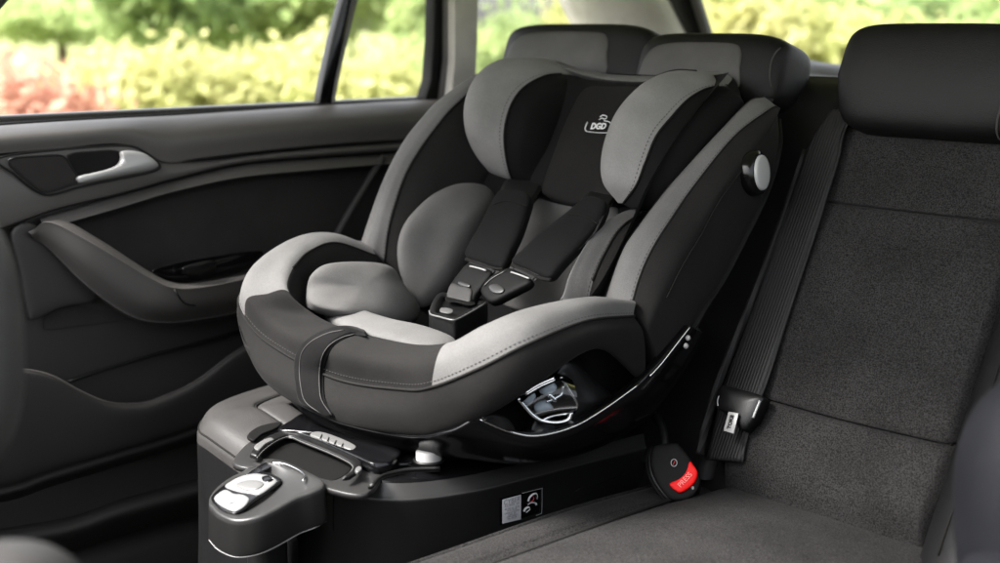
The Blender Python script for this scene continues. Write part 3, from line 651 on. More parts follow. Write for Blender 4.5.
# rating labels on the side
LQ = [on(tb, 501.5, 499.5, .0008), on(tb, 520, 494.5, .0008), on(tb, 520, 519, .0008), on(tb, 501.5, 523.5, .0008)]
LK = [on(tb, 499.5, 498, .0004), on(tb, 541, 487.5, .0004), on(tb, 541, 512, .0004), on(tb, 499.5, 525, .0004)]
ln = (LQ[1]-LQ[0]).cross(LQ[3]-LQ[0]).normalized()
if ln.x < 0: ln = -ln
lux, luy = (LQ[1]-LQ[0]).normalized(), (LQ[0]-LQ[3]).normalized()
lb = prism('label_backing', LK, ln*.0006, M['gloss'], base, .0002)
prism('label', [p+ln*.0005 for p in LQ], ln*.0006, M['paper'], lb, .0001)
Lc = sum(LQ, Vector())/4+ln*.0014; lw = (LQ[1]-LQ[0]).length; lh = (LQ[0]-LQ[3]).length
text('label_writing', 'CYBER', lw*.30, Lc+luy*lh*.36, lux, luy, M['ink'], lb, .0001)
text('label_writing', 'R129/03  e4', lw*.16, Lc+luy*lh*.20, lux, luy, M['ink'], lb, .0001)
for k in range(6): text('label_writing', ['40-105 cm  18 kg', '0135 20 78', 'Universal ISOFIX', 'i-Size  E4', '129R-030021', 'No. 04126'][k], lw*.115, Lc+luy*lh*(.07-.085*k), lux, luy, M['ink'], lb, .0001)
# pictogram: child seat figure with red mark
def LP_(u, v): return LK[0]+(LK[1]-LK[0])*u+(LK[3]-LK[0])*v+ln*.0014
tube('pictogram', [LP_(*p) for p in [(.66, .38), (.70, .24), (.78, .16), (.86, .16), (.89, .26), (.88, .38)]], .0011, M['inkw'], lb, n=3, seg=6, flat=.4)
tube('pictogram', [LP_(*p) for p in [(.66, .50), (.74, .46), (.84, .52), (.86, .60)]], .0013, M['inkw'], lb, n=3, seg=6, flat=.4)
tube('pictogram', [LP_(*p) for p in [(.56, .72), (.60, .62), (.68, .60), (.70, .70), (.62, .78)]], .0012, M['inkw'], lb, n=3, seg=6, flat=.4)
tube('pictogram', [LP_(.74+.06*math.cos(a), .32+.1*math.sin(a)) for a in [k*math.pi/5 for k in range(10)]], .0006, plastic('dark_red_print', (.45, .03, .04), .5), lb, closed=True, n=2, seg=5, flat=.4)
tube('backing_edge', [LP_(*p) for p in [(.52, .02), (.97, .02), (1.0, .1), (1.0, .9), (.97, .98), (.85, 1.0)]], .0003, M['silver'], lb, n=3, seg=5)

# ================================================================== CHILD SEAT
seat = empty('child_car_seat', (-1.27, 1.1, -.50), 'grey and black reclining child car seat with side wings and harness, strapped on its base', 'child seat')
CEN = Vector((-1.265, 1.08, -.36))
C = conv([(368, 245, -1.49), (334, 233, -1.495), (302, 236, -1.485), (274, 260, -1.46), (266, 294, -1.432), (294, 318, -1.385), (335, 337, -1.28), (400, 350, -1.17), (443, 346, -1.105), (484, 325, -1.065), (528, 308, -1.045), (588, 297.5, -1.045), (622, 303, -1.05)])
B = conv([(376, 256, -1.455), (336, 243, -1.455), (309, 252, -1.445), (293, 268, -1.43), (289, 292, -1.40), (322, 319, -1.35), (362, 334, -1.265), (415, 346, -1.16), (452, 346, -1.125), (492, 338, -1.105), (533, 325, -1.09), (588, 313, -1.085), (612, 312, -1.08)])
Bi = [p+(CEN-p).normalized()*.02+Vector((0, 0, -.05)) for p in B]
Bj = [p+(CEN-p).normalized()*.06+Vector((0, 0, -.10)) for p in B]
D = [Vector((-1.525, 1.10, -.33)), Vector((-1.525, 1.0, -.33)), Vector((-1.512, .925, -.34))]+conv([(240, 296, -1.483), (244.5, 317, -1.462), (270, 344, -1.40), (334, 378, -1.27), (400, 389, -1.15), (432, 387, -1.095), (480, 368, -1.035), (528, 344, -1.0), (586, 321, -.997), (634, 316, -1.01)])
CD = [(c+d)*.5+Vector((0, 0, .010))+((d-CEN).normalized()*.010) for c, d in zip(C, D)]
E = [Vector((-1.53, 1.10, -.37)), Vector((-1.53, 1.0, -.37)), Vector((-1.52, .92, -.375))]+conv([(238.3, 312, -1.487), (243, 338, -1.46), (262, 371, -1.40), (325, 404, -1.27), (400, 414, -1.145), (436, 411, -1.09), (488, 394, -1.025), (537, 366, -.993), (595, 335, -.988), (644, 336, -1.0)])
Ff = [Vector((-1.50, 1.10, -.42)), Vector((-1.50, 1.0, -.42)), Vector((-1.49, .93, -.425))]+conv([(247, 342, -1.45), (257, 368, -1.42), (281, 395, -1.37), (340, 423, -1.25), (410, 435, -1.14), (444, 432, -1.09), (492, 413, -1.03), (537, 385, -1.0), (597, 349, -.997), (644, 381, -1.0)])
Fg = [p+(CEN-p).normalized()*.02+Vector((0, 0, .006)) for p in Ff]
def rimmat(i, s):
    if i in (0, 1): return 1
    if i in (2, 3, 4):
        return 0 if s < 4 or s >= 8 else 1
    return 1 if s < 9.99 else 1
rim = rails('seat_rim', [Bj, Bi, B, C, CD, D, E, Ff, Fg], [M['light'], M['char']], seat, mf=rimmat, n=16, m=6)
tr = bvh(rim)
def lineon(name, P, tree, r, mat, par, lift=.0006, n=3):
    return tube(name, [on(tree, x, y, lift) for x, y in P], r, mat, par, n=n, seg=6)
tube('piping', [p+(p-CEN).normalized()*.0006 for p in D], .0017, M['seam'], rim, n=12)
tube('seam', [p+Vector((0, 0, .0005)) for p in B[:4]], .0014, M['seam'], rim, n=8)
def stitches(name, P, tree, mat, par, dash=.0032, gap=.0022, w=.00055, lift=.0003):
    Q = spline(P, 24); L = [0]
    for a, b in zip(Q, Q[1:]): L.append(L[-1]+(b-a).length)
    V = []; Fc = []; s0 = .002; k = 0
    def at_(s):
        while at_.k < len(L)-2 and L[at_.k+1] < s: at_.k += 1
        a = at_.k; f = (s-L[a])/max(1e-9, L[a+1]-L[a]); return Q[a].lerp(Q[a+1], f)
    at_.k = 0
    while s0+dash < L[-1]:
        a, b = at_(s0), at_(s0+dash); s0 += dash+gap
        ha, hb = tree.find_nearest(a), tree.find_nearest(b)
        if ha[0] is None or hb[0] is None: continue
        na = ha[1] if ha[1].dot(-a) > 0 else -ha[1]
        a, b = ha[0]+na*lift, hb[0]+na*lift; t_ = (b-a).normalized(); sd_ = t_.cross(na)*w
        m_ = (a+b)*.5+na*w*1.2; n0 = len(V)
        V += [a-sd_*.5, a+sd_*.5, b+sd_*.5, b-sd_*.5, m_-sd_, m_+sd_]
        Fc += [(n0, n0+4, n0+5, n0+1), (n0+4, n0+3, n0+2, n0+5), (n0, n0+3, n0+4), (n0+1, n0+5, n0+2)]
    return mk(name, V, Fc, mat, None, par)
stitches('stitching', [d.lerp(c, .22) for d, c in zip(D, CD)][2:], tr, M['stitch'], rim)
# ---- seat well
rowm = [(.93, -.385), (.97, -.43), (1.08, -.445), (1.17, -.43), (1.215, -.36), (1.285, -.26), (1.355, -.16), (1.42, -.07)]
rowe = [(.93, -.36), (.97, -.36), (1.07, -.345), (1.12, -.32), (1.165, -.27), (1.22, -.19), (1.29, -.12), (1.37, -.06)]
liner = []
for (ym, zm), (ye, ze) in zip(rowm, rowe):
    row = []
    for x in (-1.475, -1.44, -1.40, -1.345, -1.265, -1.185, -1.13, -1.10, -1.075):
        k = min(1, abs(x+1.27)/.195)**3
        row.append(Vector((x, ym*(1-k)+ye*k, zm*(1-k)+ze*k)))
    liner.append(row)
rails('inner_liner', liner, M['black'], seat, n=5, m=6)
# ---- side wings
def wing_r():
    L = conv([(602, 306, -1.075), (622, 252, -1.075), (640, 224, -1.075), (667, 189, -1.07), (690, 163, -1.07), (713, 139, -1.065), (747, 103, -1.06), (764, 96.5, -1.055)])
    Mm = conv([(630, 312, -1.03), (640, 277, -1.03), (653, 248, -1.03), (674, 215, -1.03), (695, 185, -1.03), (734, 137, -1.03), (766, 112, -1.03), (776.5, 106, -1.035)])
    N = conv([(650, 338, -1.0), (668, 302, -1.0), (684, 270, -1.0), (703, 238, -1.0), (720, 205, -1.0), (752, 160, -1.0), (771, 132, -1.01), (776, 113, -1.03)])
    O = conv([(658, 368, -1.0), (689, 331, -1.0), (704, 306, -1.0), (721, 280, -1.0), (739, 246, -1.0), (766, 190, -1.0), (778, 146, -1.01), (777, 118, -1.035)])
    P = [o+Vector((-.03, .006, -.01)) for o in O]
    Q = [o+Vector((-.08, .02, -.01)) for o in O]
    kk_ = [1, 1, 1, 1, 1, .9, .6, .25]
    K = [l+Vector((-.012, .03, -.008))*q for l, q in zip(L, kk_)]; J = [l+Vector((-.01, .09, -.03))*q for l, q in zip(L, kk_)]
    LM = [(a+b)*.5+Vector((0, -.010, .005))*(1 if 0 < i < 7 else .3) for i, (a, b) in enumerate(zip(L, Mm))]
    MN = [(a+b)*.5+Vector((.009, -.003, .002)) for a, b in zip(Mm, N)]
    return J, K, L, LM, Mm, MN, N, O, P, Q
W = wing_r()
wg = rails('side_wing', list(W), [M['char'], M['light']], seat, mf=lambda i, s: 1 if i in (2, 3) else 0, n=10, m=5, cyc=True, caps=True, cm=0)
tube('seam', W[4], .0013, M['seam'], wg, n=8); tube('seam', W[2], .0015, M['seam'], wg, n=8)
tube('seam', [a*.35+b*.65+Vector((.0035, 0, 0)) for a, b in zip(W[5][1:6], W[6][1:6])], .0009, M['seam'], wg, n=8)
def wing_l():
    L = conv([(362, 246, -1.50), (372, 215, -1.50), (382, 187, -1.50), (394, 160, -1.50), (408, 136, -1.50), (424, 116, -1.50), (440, 99, -1.50), (472, 76, -1.49), (500, 66, -1.475)])
    Mm = conv([(384, 262, -1.468), (388, 230, -1.468), (396, 200, -1.468), (406, 173, -1.468), (420, 149, -1.466), (436, 127, -1.464), (453, 107, -1.462), (478, 86, -1.455), (505, 74, -1.45)])
    N = conv([(402, 285, -1.44), (414, 240, -1.44), (428, 205, -1.44), (440, 180, -1.44), (455, 160, -1.44), (470, 140, -1.44), (486, 122, -1.44), (505, 100, -1.435), (525, 80, -1.43)])
    O = conv([(432, 290, -1.43), (450, 250, -1.43), (466, 215, -1.43), (480, 190, -1.43), (495, 170, -1.43), (510, 150, -1.43), (525, 130, -1.43), (540, 105, -1.42), (555, 80, -1.41)])
    K = [l+Vector((-.035, .03, -.01)) for l in L]; J = [l+Vector((-.03, .12, -.01)) for l in L]
    LM = [(a+b)*.5+Vector((.004, -.006, .004)) for a, b in zip(L, Mm)]
    return J, K, L, LM, Mm, N, O
W2 = wing_l()
wl = rails('side_wing', list(W2), [M['char'], M['light']], seat, mf=lambda i, s: 1 if i in (1, 2, 3) else 0, n=10, m=5, cyc=True, caps=True, cm=0)
tube('seam', [p+Vector((.001, 0, 0)) for p in W2[4]], .0013, M['seam'], wl, n=8)
stitches('stitching', [a.lerp(b, .14) for a, b in zip(W[4], W[3])], bvh(wg), M['stitch'], wg)
stitches('stitching', [a.lerp(b, .12) for a, b in zip(W2[4], W2[3])], bvh(wl), M['stitch'], wl)
# ---- adjuster on the outside of the right wing
ad = AY(752, 176, 1.33); kn = Vector((.97, .20, .12)).normalized()
def disc(name, c, n, rx, ry, h, mat, par, bev=.002):
    up = (UP-n*UP.dot(n)).normalized(); sd_ = up.cross(n).normalized()
    V = []; Fc = []; seg = 40
    prof = [(0, 0), (1, 0), (1, h-bev), (1-bev/rx*.3, h-bev*.3), (1-bev/rx, h), (.6, h+.0008), (0, h+.001)]
    for q, z in prof:
        for k in range(seg):
            a = 2*math.pi*k/seg; V.append(c+sd_*(math.cos(a)*rx*q)+up*(math.sin(a)*ry*q)+n*z)
    for j in range(len(prof)-1):
        for k in range(seg): a = j*seg+k; b = j*seg+(k+1) % seg; Fc.append((a, b, b+seg, a+seg))
    o = mk(name, V, Fc, mat, None, par); fixn(o); return o
kc = A(744, 173.5, -1.012)
kk = disc('impact_knob', kc, kn, .026, .029, .024, M['gloss'], seat, .006)
disc('knob_cap', kc+kn*.0225, kn, .0205, .0225, .005, M['white'], kk, .003)
# ---- headrest
hp = Vector((-1.265, 1.312, -.16)); hn = Vector((0, -1, .54)).normalized()
def HQ(px, py, d=0.0): return AP(px, py, hp+hn*d, hn)
head = pillow('headrest', [HQ(x, y, -.012) for x, y in [(552, 80), (568, 78), (590, 80), (618, 83), (640, 86), (655, 95), (650, 130), (640, 170), (628, 200), (605, 206), (575, 208), (545, 200), (532, 188), (535, 150)]], .010, M['black'], seat, nrm=hn, back=.028, n=4, ex=6, pw=.4)
pillow('head_cushion', [HQ(x, y, .0) for x, y in [(586, 89), (610, 87), (638, 87), (650, 92), (645, 130), (632, 170), (616, 201), (600, 203), (575, 205), (548, 197), (543, 188), (556, 150), (570, 115)]], .007, M['char'], head, nrm=hn, back=.01, n=4, ex=8, pw=.4)
def wingpad(name, P1, P2, P3, o0, o4, o5, mats, par, bulge, back5=None):
    n_ = len(P1)
    ww = [math.sin(math.pi*i/(n_-1))**1.1 for i in range(n_)]; wo = [max(.06, w_) for w_ in ww]
    P0 = [p+Vector(o0)*w_-Vector((0, 0, .012))*w_ for p, w_ in zip(P1, wo)]; P4 = [p+Vector(o4)*w_ for p, w_ in zip(P3, wo)]
    P12 = [(a+b)*.5+Vector(bulge)*w_ for a, b, w_ in zip(P1, P2, ww)]
    P23 = [(a+b)*.5+Vector(o5)*w_ for a, b, w_ in zip(P2, P3, ww)]
    o = rails(name, [P0, P1, P12, P2, P23, P3, P4], mats, par, mf=lambda i, s: 0 if i in (0, 1, 2) else 1, n=8, m=6, cyc=True, caps=True, cm=1)
    tube('seam', [p+Vector((0, -.001, .0005)) for p in P2[1:]], .0014, M['seam'], o, n=8)
    stitches('stitching', [p.lerp(q, .16) for p, q in zip(P2, P12)], bvh(o), M['stitch'], o)
    return o
wingpad('headrest_wing',
  conv([(577, 74, -1.385), (553, 63, -1.41), (527, 57, -1.43), (499, 60, -1.44), (477, 77, -1.44), (465.5, 108, -1.44), (469, 140, -1.44), (488, 171, -1.43), (515, 184, -1.41)]),
  conv([(578, 76, -1.38), (562, 74, -1.385), (545, 76, -1.385), (525, 87, -1.385), (512, 104, -1.385), (505, 130, -1.385), (506, 155, -1.385), (511, 176, -1.39), (517, 184, -1.40)]),
  conv([(590, 80, -1.36), (589, 84, -1.355), (586, 92, -1.35), (575, 108, -1.35), (563, 126, -1.35), (555, 148, -1.35), (549, 168, -1.355), (540, 181, -1.36), (522, 187, -1.385)]),
  (-.015, .09, 0), (-.04, .05, 0), (.006, -.012, .004), [M['head'], M['black']], head, (-.004, -.022, .008))
wr = wingpad('headrest_wing',
  conv([(725, 84, -1.10), (715, 76.5, -1.12), (697, 71, -1.14), (673, 71, -1.155), (646, 83, -1.165), (619, 112, -1.17), (604, 148, -1.17), (602, 180, -1.165), (618, 203, -1.14)]),
  conv([(727, 86, -1.095), (719, 86, -1.095), (704, 90, -1.10), (688, 100, -1.10), (673, 116, -1.10), (657, 136, -1.10), (646, 162, -1.10), (637, 185, -1.105), (624, 203, -1.13)]),
  conv([(729, 88, -1.09), (738, 95, -1.07), (742, 103, -1.065), (732, 119, -1.065), (716, 141, -1.065), (698, 165, -1.065), (675, 191, -1.07), (653, 207, -1.085), (630, 208, -1.12)]),
  (.004, .10, 0), (-.035, .045, 0), (.012, -.006, .004), [M['head'], M['black']], head, (-.006, -.022, .008))
tube('seam', [p+Vector((0, -.001, 0)) for p in conv([(697, 71, -1.14), (673, 71, -1.155), (646, 83, -1.165), (619, 112, -1.17), (604, 148, -1.17), (602, 180, -1.165)])], .0018, M['seam'], wr, n=6)
# top edge of the shell
te = [(556, 64), (575, 71), (600, 77), (625, 79.5), (650, 80), (670, 80)]
rails('shell_edge', [conv([(x, y+d, yy) for x, y in te], AY) for d, yy in ((5, 1.40), (2, 1.385), (0, 1.385), (-2, 1.39), (-4, 1.41), (4, 1.45))], M['light'], seat, n=4)
# emblem on the head cushion: rounded triangle with letters and small cap mark
eb = []
def EQ(px, py): return HQ(px, py, .0085)
em = M['inkw']
tube('emblem', [EQ(x, y) for x, y in [(587.5, 122), (585.5, 127), (585.5, 130), (588, 131.5), (598, 132.5), (607, 132.5), (610.5, 130), (612, 126), (609.5, 122), (604, 120.5)]], .0008, em, head, n=4, seg=6, flat=.6)
tube('emblem', [EQ(x, y) for x, y in [(599, 119.5), (602, 118), (605, 119), (607, 116.5), (603, 115), (600, 117)]], .0008, em, head, n=4, seg=6, flat=.6)
ex_ = (EQ(612, 127)-EQ(588, 127)).normalized(); ey_ = (EQ(600, 118)-EQ(597, 131)).normalized()
text('emblem_writing', 'DGD', .0125, EQ(598.5, 126.3), ex_, ey_, em, head, .0003, .0004)
# ---- pads in the well
tp = pillow('torso_pad', conv([(398, 246, -1.425), (404, 225, -1.425), (417, 208, -1.425), (435, 193, -1.425), (457, 184, -1.425), (480, 184, -1.425), (497, 193, -1.42), (499, 210, -1.415), (482, 240, -1.40), (465, 268, -1.395), (446, 292, -1.395), (423, 308, -1.40), (410, 294, -1.41), (400, 270, -1.42)]), .030, M['grey'], seat, nrm=(.80, -.55, .2), back=.02, n=5, ex=3, pw=.6)
hpad = pillow('hip_pad', conv([(307, 290, -1.41), (311, 275, -1.41), (325, 265, -1.41), (350, 262.5, -1.41), (378, 264, -1.41), (394, 270, -1.405), (404, 285, -1.395), (420, 308, -1.38), (414, 319, -1.36), (396, 323, -1.345), (370, 320, -1.345), (345, 314, -1.35), (322, 309, -1.37), (309, 302, -1.39)]), .024, M['grey'], seat, nrm=(.72, -.35, .55), back=.02, n=5, ex=3.2, pw=.6)
t2 = wingpad('torso_pad',
  conv([(562, 300, -1.13), (569, 277, -1.135), (585, 250, -1.135), (603, 227, -1.135), (624, 212, -1.13), (645, 207, -1.12)]),
  conv([(588, 302, -1.115), (593, 281, -1.115), (603, 258, -1.115), (619, 231, -1.115), (636, 217, -1.115), (650, 211, -1.11)]),
  conv([(606, 303, -1.095), (610, 285, -1.095), (619, 262, -1.095), (632, 240, -1.095), (644, 225, -1.095), (653, 215, -1.10)]),
  (-.005, .08, 0), (-.01, .05, 0), (.004, -.004, .002), [M['light'], M['char']], seat, (-.004, -.008, .004))
pillow('front_cushion', [AZ(x, y, -.378) for x, y in [(321, 310), (331, 307), (352, 311), (374, 319), (412, 330), (455, 340), (445, 348), (415, 348), (386, 341), (364, 336), (342, 327.5), (327, 318)]], .013, M['light'], seat, nrm=(0, -.2, 1), back=.03, n=4, ex=3)
pillow('seat_pad', [AZ(x, y, -.425) for x, y in [(370, 305), (420, 290), (480, 275), (560, 290), (590, 305), (560, 340), (500, 365), (440, 372), (370, 345)]], .012, M['char'], seat, nrm=(0, -.1, 1), back=.02, n=4, ex=3)
bn_ = Vector((0, -1, .667)).normalized()
def BB(px, py, d=0.0): return AP(px, py, Vector((-1.27, 1.29, -.25))+bn_*(.004+d), bn_)
pillow('back_pad', [BB(x, y) for x, y in [(540, 198), (560, 196), (600, 200), (620, 215), (600, 260), (570, 300), (520, 310), (490, 290), (505, 250), (525, 220)]], .012, M['grey'], seat, nrm=bn_, back=.02, n=4, ex=3)
# ---- harness
hnn = Vector((0, -1, .95)).normalized()
def SQ(px, py, d=0.0): return AP(px, py, Vector((-1.27, 1.235, -.205))+hnn*d, hnn)
def strap(name, P, mat, d, th=.0015, n=5, par=None):
    return ribbon(name, [SQ(q[0], q[1], d+(q[4] if len(q) > 4 else 0)) for q in P], [SQ(q[2], q[3], d+(q[4] if len(q) > 4 else 0)) for q in P], mat, par or seat, th, n)
strap('shoulder_strap', [(520, 158, 552, 170, -.10), (508, 178, 540, 187, -.05), (498, 200, 526, 210), (480, 240, 510, 250), (470, 262, 494, 269), (463, 276, 484, 283)], M['web'], .004)
strap('shoulder_strap', [(596, 176, 626, 182, -.10), (590, 190, 616, 196, -.05), (580, 203, 604, 212), (560, 225, 590, 235), (535, 250, 560, 262), (515, 268, 534, 279), (502, 280, 520, 290)], M['web'], .004)
p1 = pillow('harness_pad', [SQ(x, y, .006) for x, y in [(465.5, 256), (470, 244), (480, 227), (490, 207), (497, 195), (503, 190), (522, 191), (530, 198), (527, 212), (520, 233), (512, 250), (504, 266), (495, 267), (480, 262)]], .007, M['pad'], seat, nrm=hnn, back=.009, n=4, ex=5, pw=.4)
tube('pad_edge', [SQ(x, y, .0135) for x, y in [(494, 204), (505, 201), (518, 203), (527, 206)]], .0008, M['seam'], p1)
tube('pad_edge', [SQ(x, y, .004) for x, y in [(466, 259), (478, 264), (492, 268), (503, 269)]], .0025, M['seam'], p1)
p2 = pillow('harness_pad', [SQ(x, y, .006) for x, y in [(512, 262), (522, 252), (534, 241), (550, 227), (568, 213), (580, 203), (591, 197), (605, 201), (605, 210), (599, 223), (588, 237), (574, 252), (562, 265), (551, 277), (540, 275), (524, 268)]], .007, M['pad'], seat, nrm=hnn, back=.009, n=4, ex=5, pw=.4)
tube('pad_edge', [SQ(x, y, .0135) for x, y in [(568, 214), (580, 215), (592, 220), (598, 224)]], .0008, M['seam'], p2)
tube('pad_edge', [SQ(x, y, .004) for x, y in [(512, 265), (525, 271), (540, 278), (551, 280)]], .0025, M['seam'], p2)
tn1 = pillow('harness_tongue', [SQ(x, y, .008) for x, y in [(468, 264), (478, 266), (489, 270), (492, 274), (484, 285), (477, 294), (472, 302), (462, 301), (449, 296), (450, 287), (458, 275)]], .004, M['matte'], seat, nrm=hnn, back=.007, n=3, ex=6, pw=.4)
tube('tongue_bar', [SQ(x, y, .0135) for x, y in [(470, 266), (478, 268), (486, 270.5)]], .0012, M['silver'], tn1)
pillow('tongue_tab', [SQ(x, y, .013) for x, y in [(451, 284), (461, 286), (471, 289), (471, 297), (468, 305), (458, 303), (447, 299)]], .002, M['leathg'], tn1, nrm=hnn, back=.004, n=3, ex=6, pw=.4)
pillow('tongue_bar', [SQ(x, y, .0145) for x, y in [(459, 281.5), (465, 282.5), (470, 285), (468, 287), (462, 286), (458, 284)]], .001, M['rimp'], tn1, nrm=hnn, back=.001, n=3)
tn2 = pillow('harness_tongue', [SQ(x, y, .008) for x, y in [(483, 287), (492, 277), (506, 269.5), (514, 270), (530, 278), (530, 284), (520, 290), (510, 295), (492, 303), (482, 294)]], .005, M['matte'], seat, nrm=hnn, back=.008, n=3, ex=6, pw=.4)
tube('tongue_bar', [SQ(x, y, .0145) for x, y in [(511, 272), (520, 275), (529, 278.5)]], .0012, M['silver'], tn2)
tube('tongue_bar', [SQ(x, y, .0135) for x, y in [(484, 286), (492, 278.5), (506, 270.5)]], .0010, M['rimp'], tn2)
pillow('tongue_tab', [SQ(x, y, .0145) for x, y in [(489, 286), (497, 284), (504, 289), (500, 293), (492, 292)]], .001, M['rimp'], tn2, nrm=hnn, back=.002, n=3)
bo_ = [(429, 311), (433, 300), (440, 292), (452, 293), (470, 297), (484, 299), (487, 303), (472, 311), (459, 318), (452, 319), (438, 316), (430, 314)]
bx = rails('harness_buckle', [[AZ(x, y, -.354)+Vector((0, 0, z))+(AZ(x, y, -.354)-AZ(456, 306, -.354))*k for x, y in bo_+bo_[:1]] for z, k in ((-.06, -.02), (-.02, .0), (-.004, .01), (-.001, .0), (0, -.06), (0, -.2), (-.003, -.28), (-.006, -.35), (-.006, -1))], M['plas'], seat, n=4, m=3)
tube('buckle_edge_highlight', [AZ(x, y, -.3535) for x, y in [(429.5, 311), (431, 314.5), (440, 317), (452, 320), (459, 318.5), (472, 311.5), (486, 303)]], .0012, M['dsil'], bx, n=4)  # paler tube painted in as the highlight on the front top edges
pillow('buckle_mark', [AZ(x, y, -.3525) for x, y in [(441, 308), (448, 308), (453, 310), (451, 313), (444, 312.5), (440, 311)]], .0008, M['dsil'], bx, nrm=(0, 0, 1), back=.001, n=3)
pillow('buckle_slot', [AZ(x, y, -.353) for x, y in [(446, 297), (456, 296), (474, 302), (472, 305), (458, 302), (447, 301)]], .0005, M['matte'], bx, nrm=(0, 0, 1), back=.001, n=3)
prism('crotch_strap', [AZ(x, y, -.40) for x, y in [(424, 335), (437, 312), (480, 318), (470, 345)]], (0, 0, -.03), M['pad'], seat, .003)
# ---- strap over the front edge
sL = [(356, 331), (342, 329.5), (325, 333), (309, 341), (299, 352), (296.5, 368), (298, 386), (303, 402), (316, 414)]
sR = [(366, 336), (356, 335), (345, 338), (333, 345), (326, 356), (323, 370), (322.5, 385), (324, 400), (334, 416)]
fs = ribbon('front_strap', [on(tr, x, y, .0025) for x, y in sL], [on(tr, x, y, .0025) for x, y in sR], M['strapm'], seat, .003, 5, .002)
ts = bvh(fs)
for u in (.12, .88):
    tube('strap_stitch', [on(ts, a[0]*(1-u)+b[0]*u, a[1]*(1-u)+b[1]*u, .0004) for a, b in zip(sL[1:], sR[1:])], .0007, M['stitch'], fs, n=4, seg=6)
# ---- plastic shell, chrome line, opening
S0 = conv([(282, 386, -1.36), (308, 404, -1.31), (350, 425, -1.24), (410, 437, -1.14), (450, 433, -1.075), (480, 420, -1.045), (509, 432, -1.03), (537, 436.5, -1.015), (573, 427.5, -1.0), (605, 409, -.993), (640, 384, -.99), (672, 350, -.988), (691, 326, -.99)])
S1 = conv([(286, 393, -1.36), (312, 413, -1.31), (352, 432, -1.25), (410, 444, -1.155), (450, 446, -1.095), (482, 440, -1.055), (511, 446, -1.035), (540, 449, -1.022), (576, 440, -1.008), (610, 422, -1.0), (648, 394, -.997), (678, 355, -.996), (697, 330, -.997)])
S2 = conv([(296, 404, -1.36), (320, 424, -1.33), (360, 440, -1.26), (415, 452, -1.18), (450, 458, -1.13), (485, 462, -1.10), (515, 464, -1.08), (550, 461, -1.06), (590, 451, -1.05), (630, 432, -1.04), (662, 404, -1.03), (688, 365, -1.02), (705, 334, -1.02)])
S3 = [p+Vector((-.12, .10, -.01)) for p in S2]
sm_ = [p+(CEN-p).normalized()*.012 for p in S0]
sh_ = rails('plastic_shell', [sm_, S0, S1, S2, S3], M['gloss'], seat, n=6, m=5)
tube('chrome_trim', [p+Vector((.001, -.001, .001)) for p in S0[5:11]], .0012, M['chrome'], seat, n=8)
tube('chrome_trim', conv([(650, 376, -.986), (661, 364, -.986), (672, 350, -.986), (682, 337, -.986), (690, 327, -.986)]), .0012, M['chrome'], seat, n=8)
rails('rear_shell', [W[7], [o+Vector((.004, .004, -.002)) for o in W[7]], [o+Vector((-.01, .012, -.012)) for o in W[7]], [o+Vector((-.05, .03, -.03)) for o in W[7]]], M['matte'], seat, n=6)
for x, y in ((688, 338), (686, 346)):
    superq('rivet', tuple(A(x, y, -.985)), (.003, .003, .0035), (1, 1), M['silver'], seat)
pillow('side_cavity', conv([(470, 418, -1.07), (500, 395, -1.07), (540, 372, -1.07), (580, 350, -1.07), (612, 345, -1.07), (650, 365, -1.07), (645, 395, -1.07), (600, 430, -1.07), (540, 448, -1.07), (490, 435, -1.07)]), .001, M['matte'], seat, nrm=(1, -.3, 0), back=.01, n=4)
pillow('swivel_hub', conv([(560, 366, -1.035), (575, 362, -1.035), (592, 378, -1.035), (612, 396, -1.03), (608, 408, -1.025), (580, 424, -1.025), (548, 434, -1.03), (530, 432, -1.04), (545, 400, -1.04)]), .008, M['plas'], seat, nrm=(1, -.5, .1), back=.02, n=4, ex=4)
cx = Vector((1, -.6, .1)).normalized()
def TQ(px, py, d=0.0): return AP(px, py, A(540, 400, -1.035)+cx*d, cx)
me_ = rails('clear_cover', [[TQ(x, y, d) for x, y in L] for d, L in (
   (-.012, [(516, 398), (530, 388), (548, 378), (562, 372), (570, 376)]),
   (.006, [(519, 400), (531, 391), (546, 383), (561, 378), (573, 382)]),
   (.016, [(524, 405), (535, 398), (548, 392), (562, 390), (577, 394)]),
   (.017, [(531, 411), (541, 406), (552, 402), (564, 402), (577, 404)]),
   (.010, [(540, 418), (549, 415), (558, 413), (568, 412), (576, 411)]),
   (-.006, [(548, 424), (556, 422), (564, 421), (571, 419), (574, 416)]))], M['clear'], seat, n=6)
bm_highlight = plastic('cool_pale_highlight', (.42, .46, .50), .12, .02)
for L, r in (([(517, 398), (524, 406), (532, 415), (542, 421), (556, 423), (568, 420), (572, 412)], .0028), ([(560, 376), (569, 390), (577, 404), (574, 412)], .0018), ([(524, 394), (538, 385), (554, 378)], .0040), ([(546, 402), (554, 399), (562, 394), (563, 386)], .0020), ([(548, 394), (556, 401)], .0028)):
    tube('cover_rib', [TQ(x, y, .004) for x, y in L], r, M['chrome'], me_, n=5)
for L, h in (([(521, 396), (530, 390), (536, 396), (530, 404), (523, 403)], .006), ([(534, 406), (545, 400), (554, 409), (547, 417), (538, 414)], .008), ([(540, 388), (552, 382), (557, 388), (550, 394), (541, 394)], .007)):
    pillow('cover_highlight', [TQ(x, y, -.002) for x, y in L], h, bm_highlight, me_, nrm=cx, back=.006, n=3, ex=3)  # pale lumps stand in for blue-white highlights in the clear cover
tube('shell_logo', [on(bvh(sh_), x, y, .0005) if 0 else A(x, y, -1.035) for x, y in [(484, 421), (492, 418), (503, 420), (512, 427), (514, 432)]], .0012, M['matte'], seat, n=4)
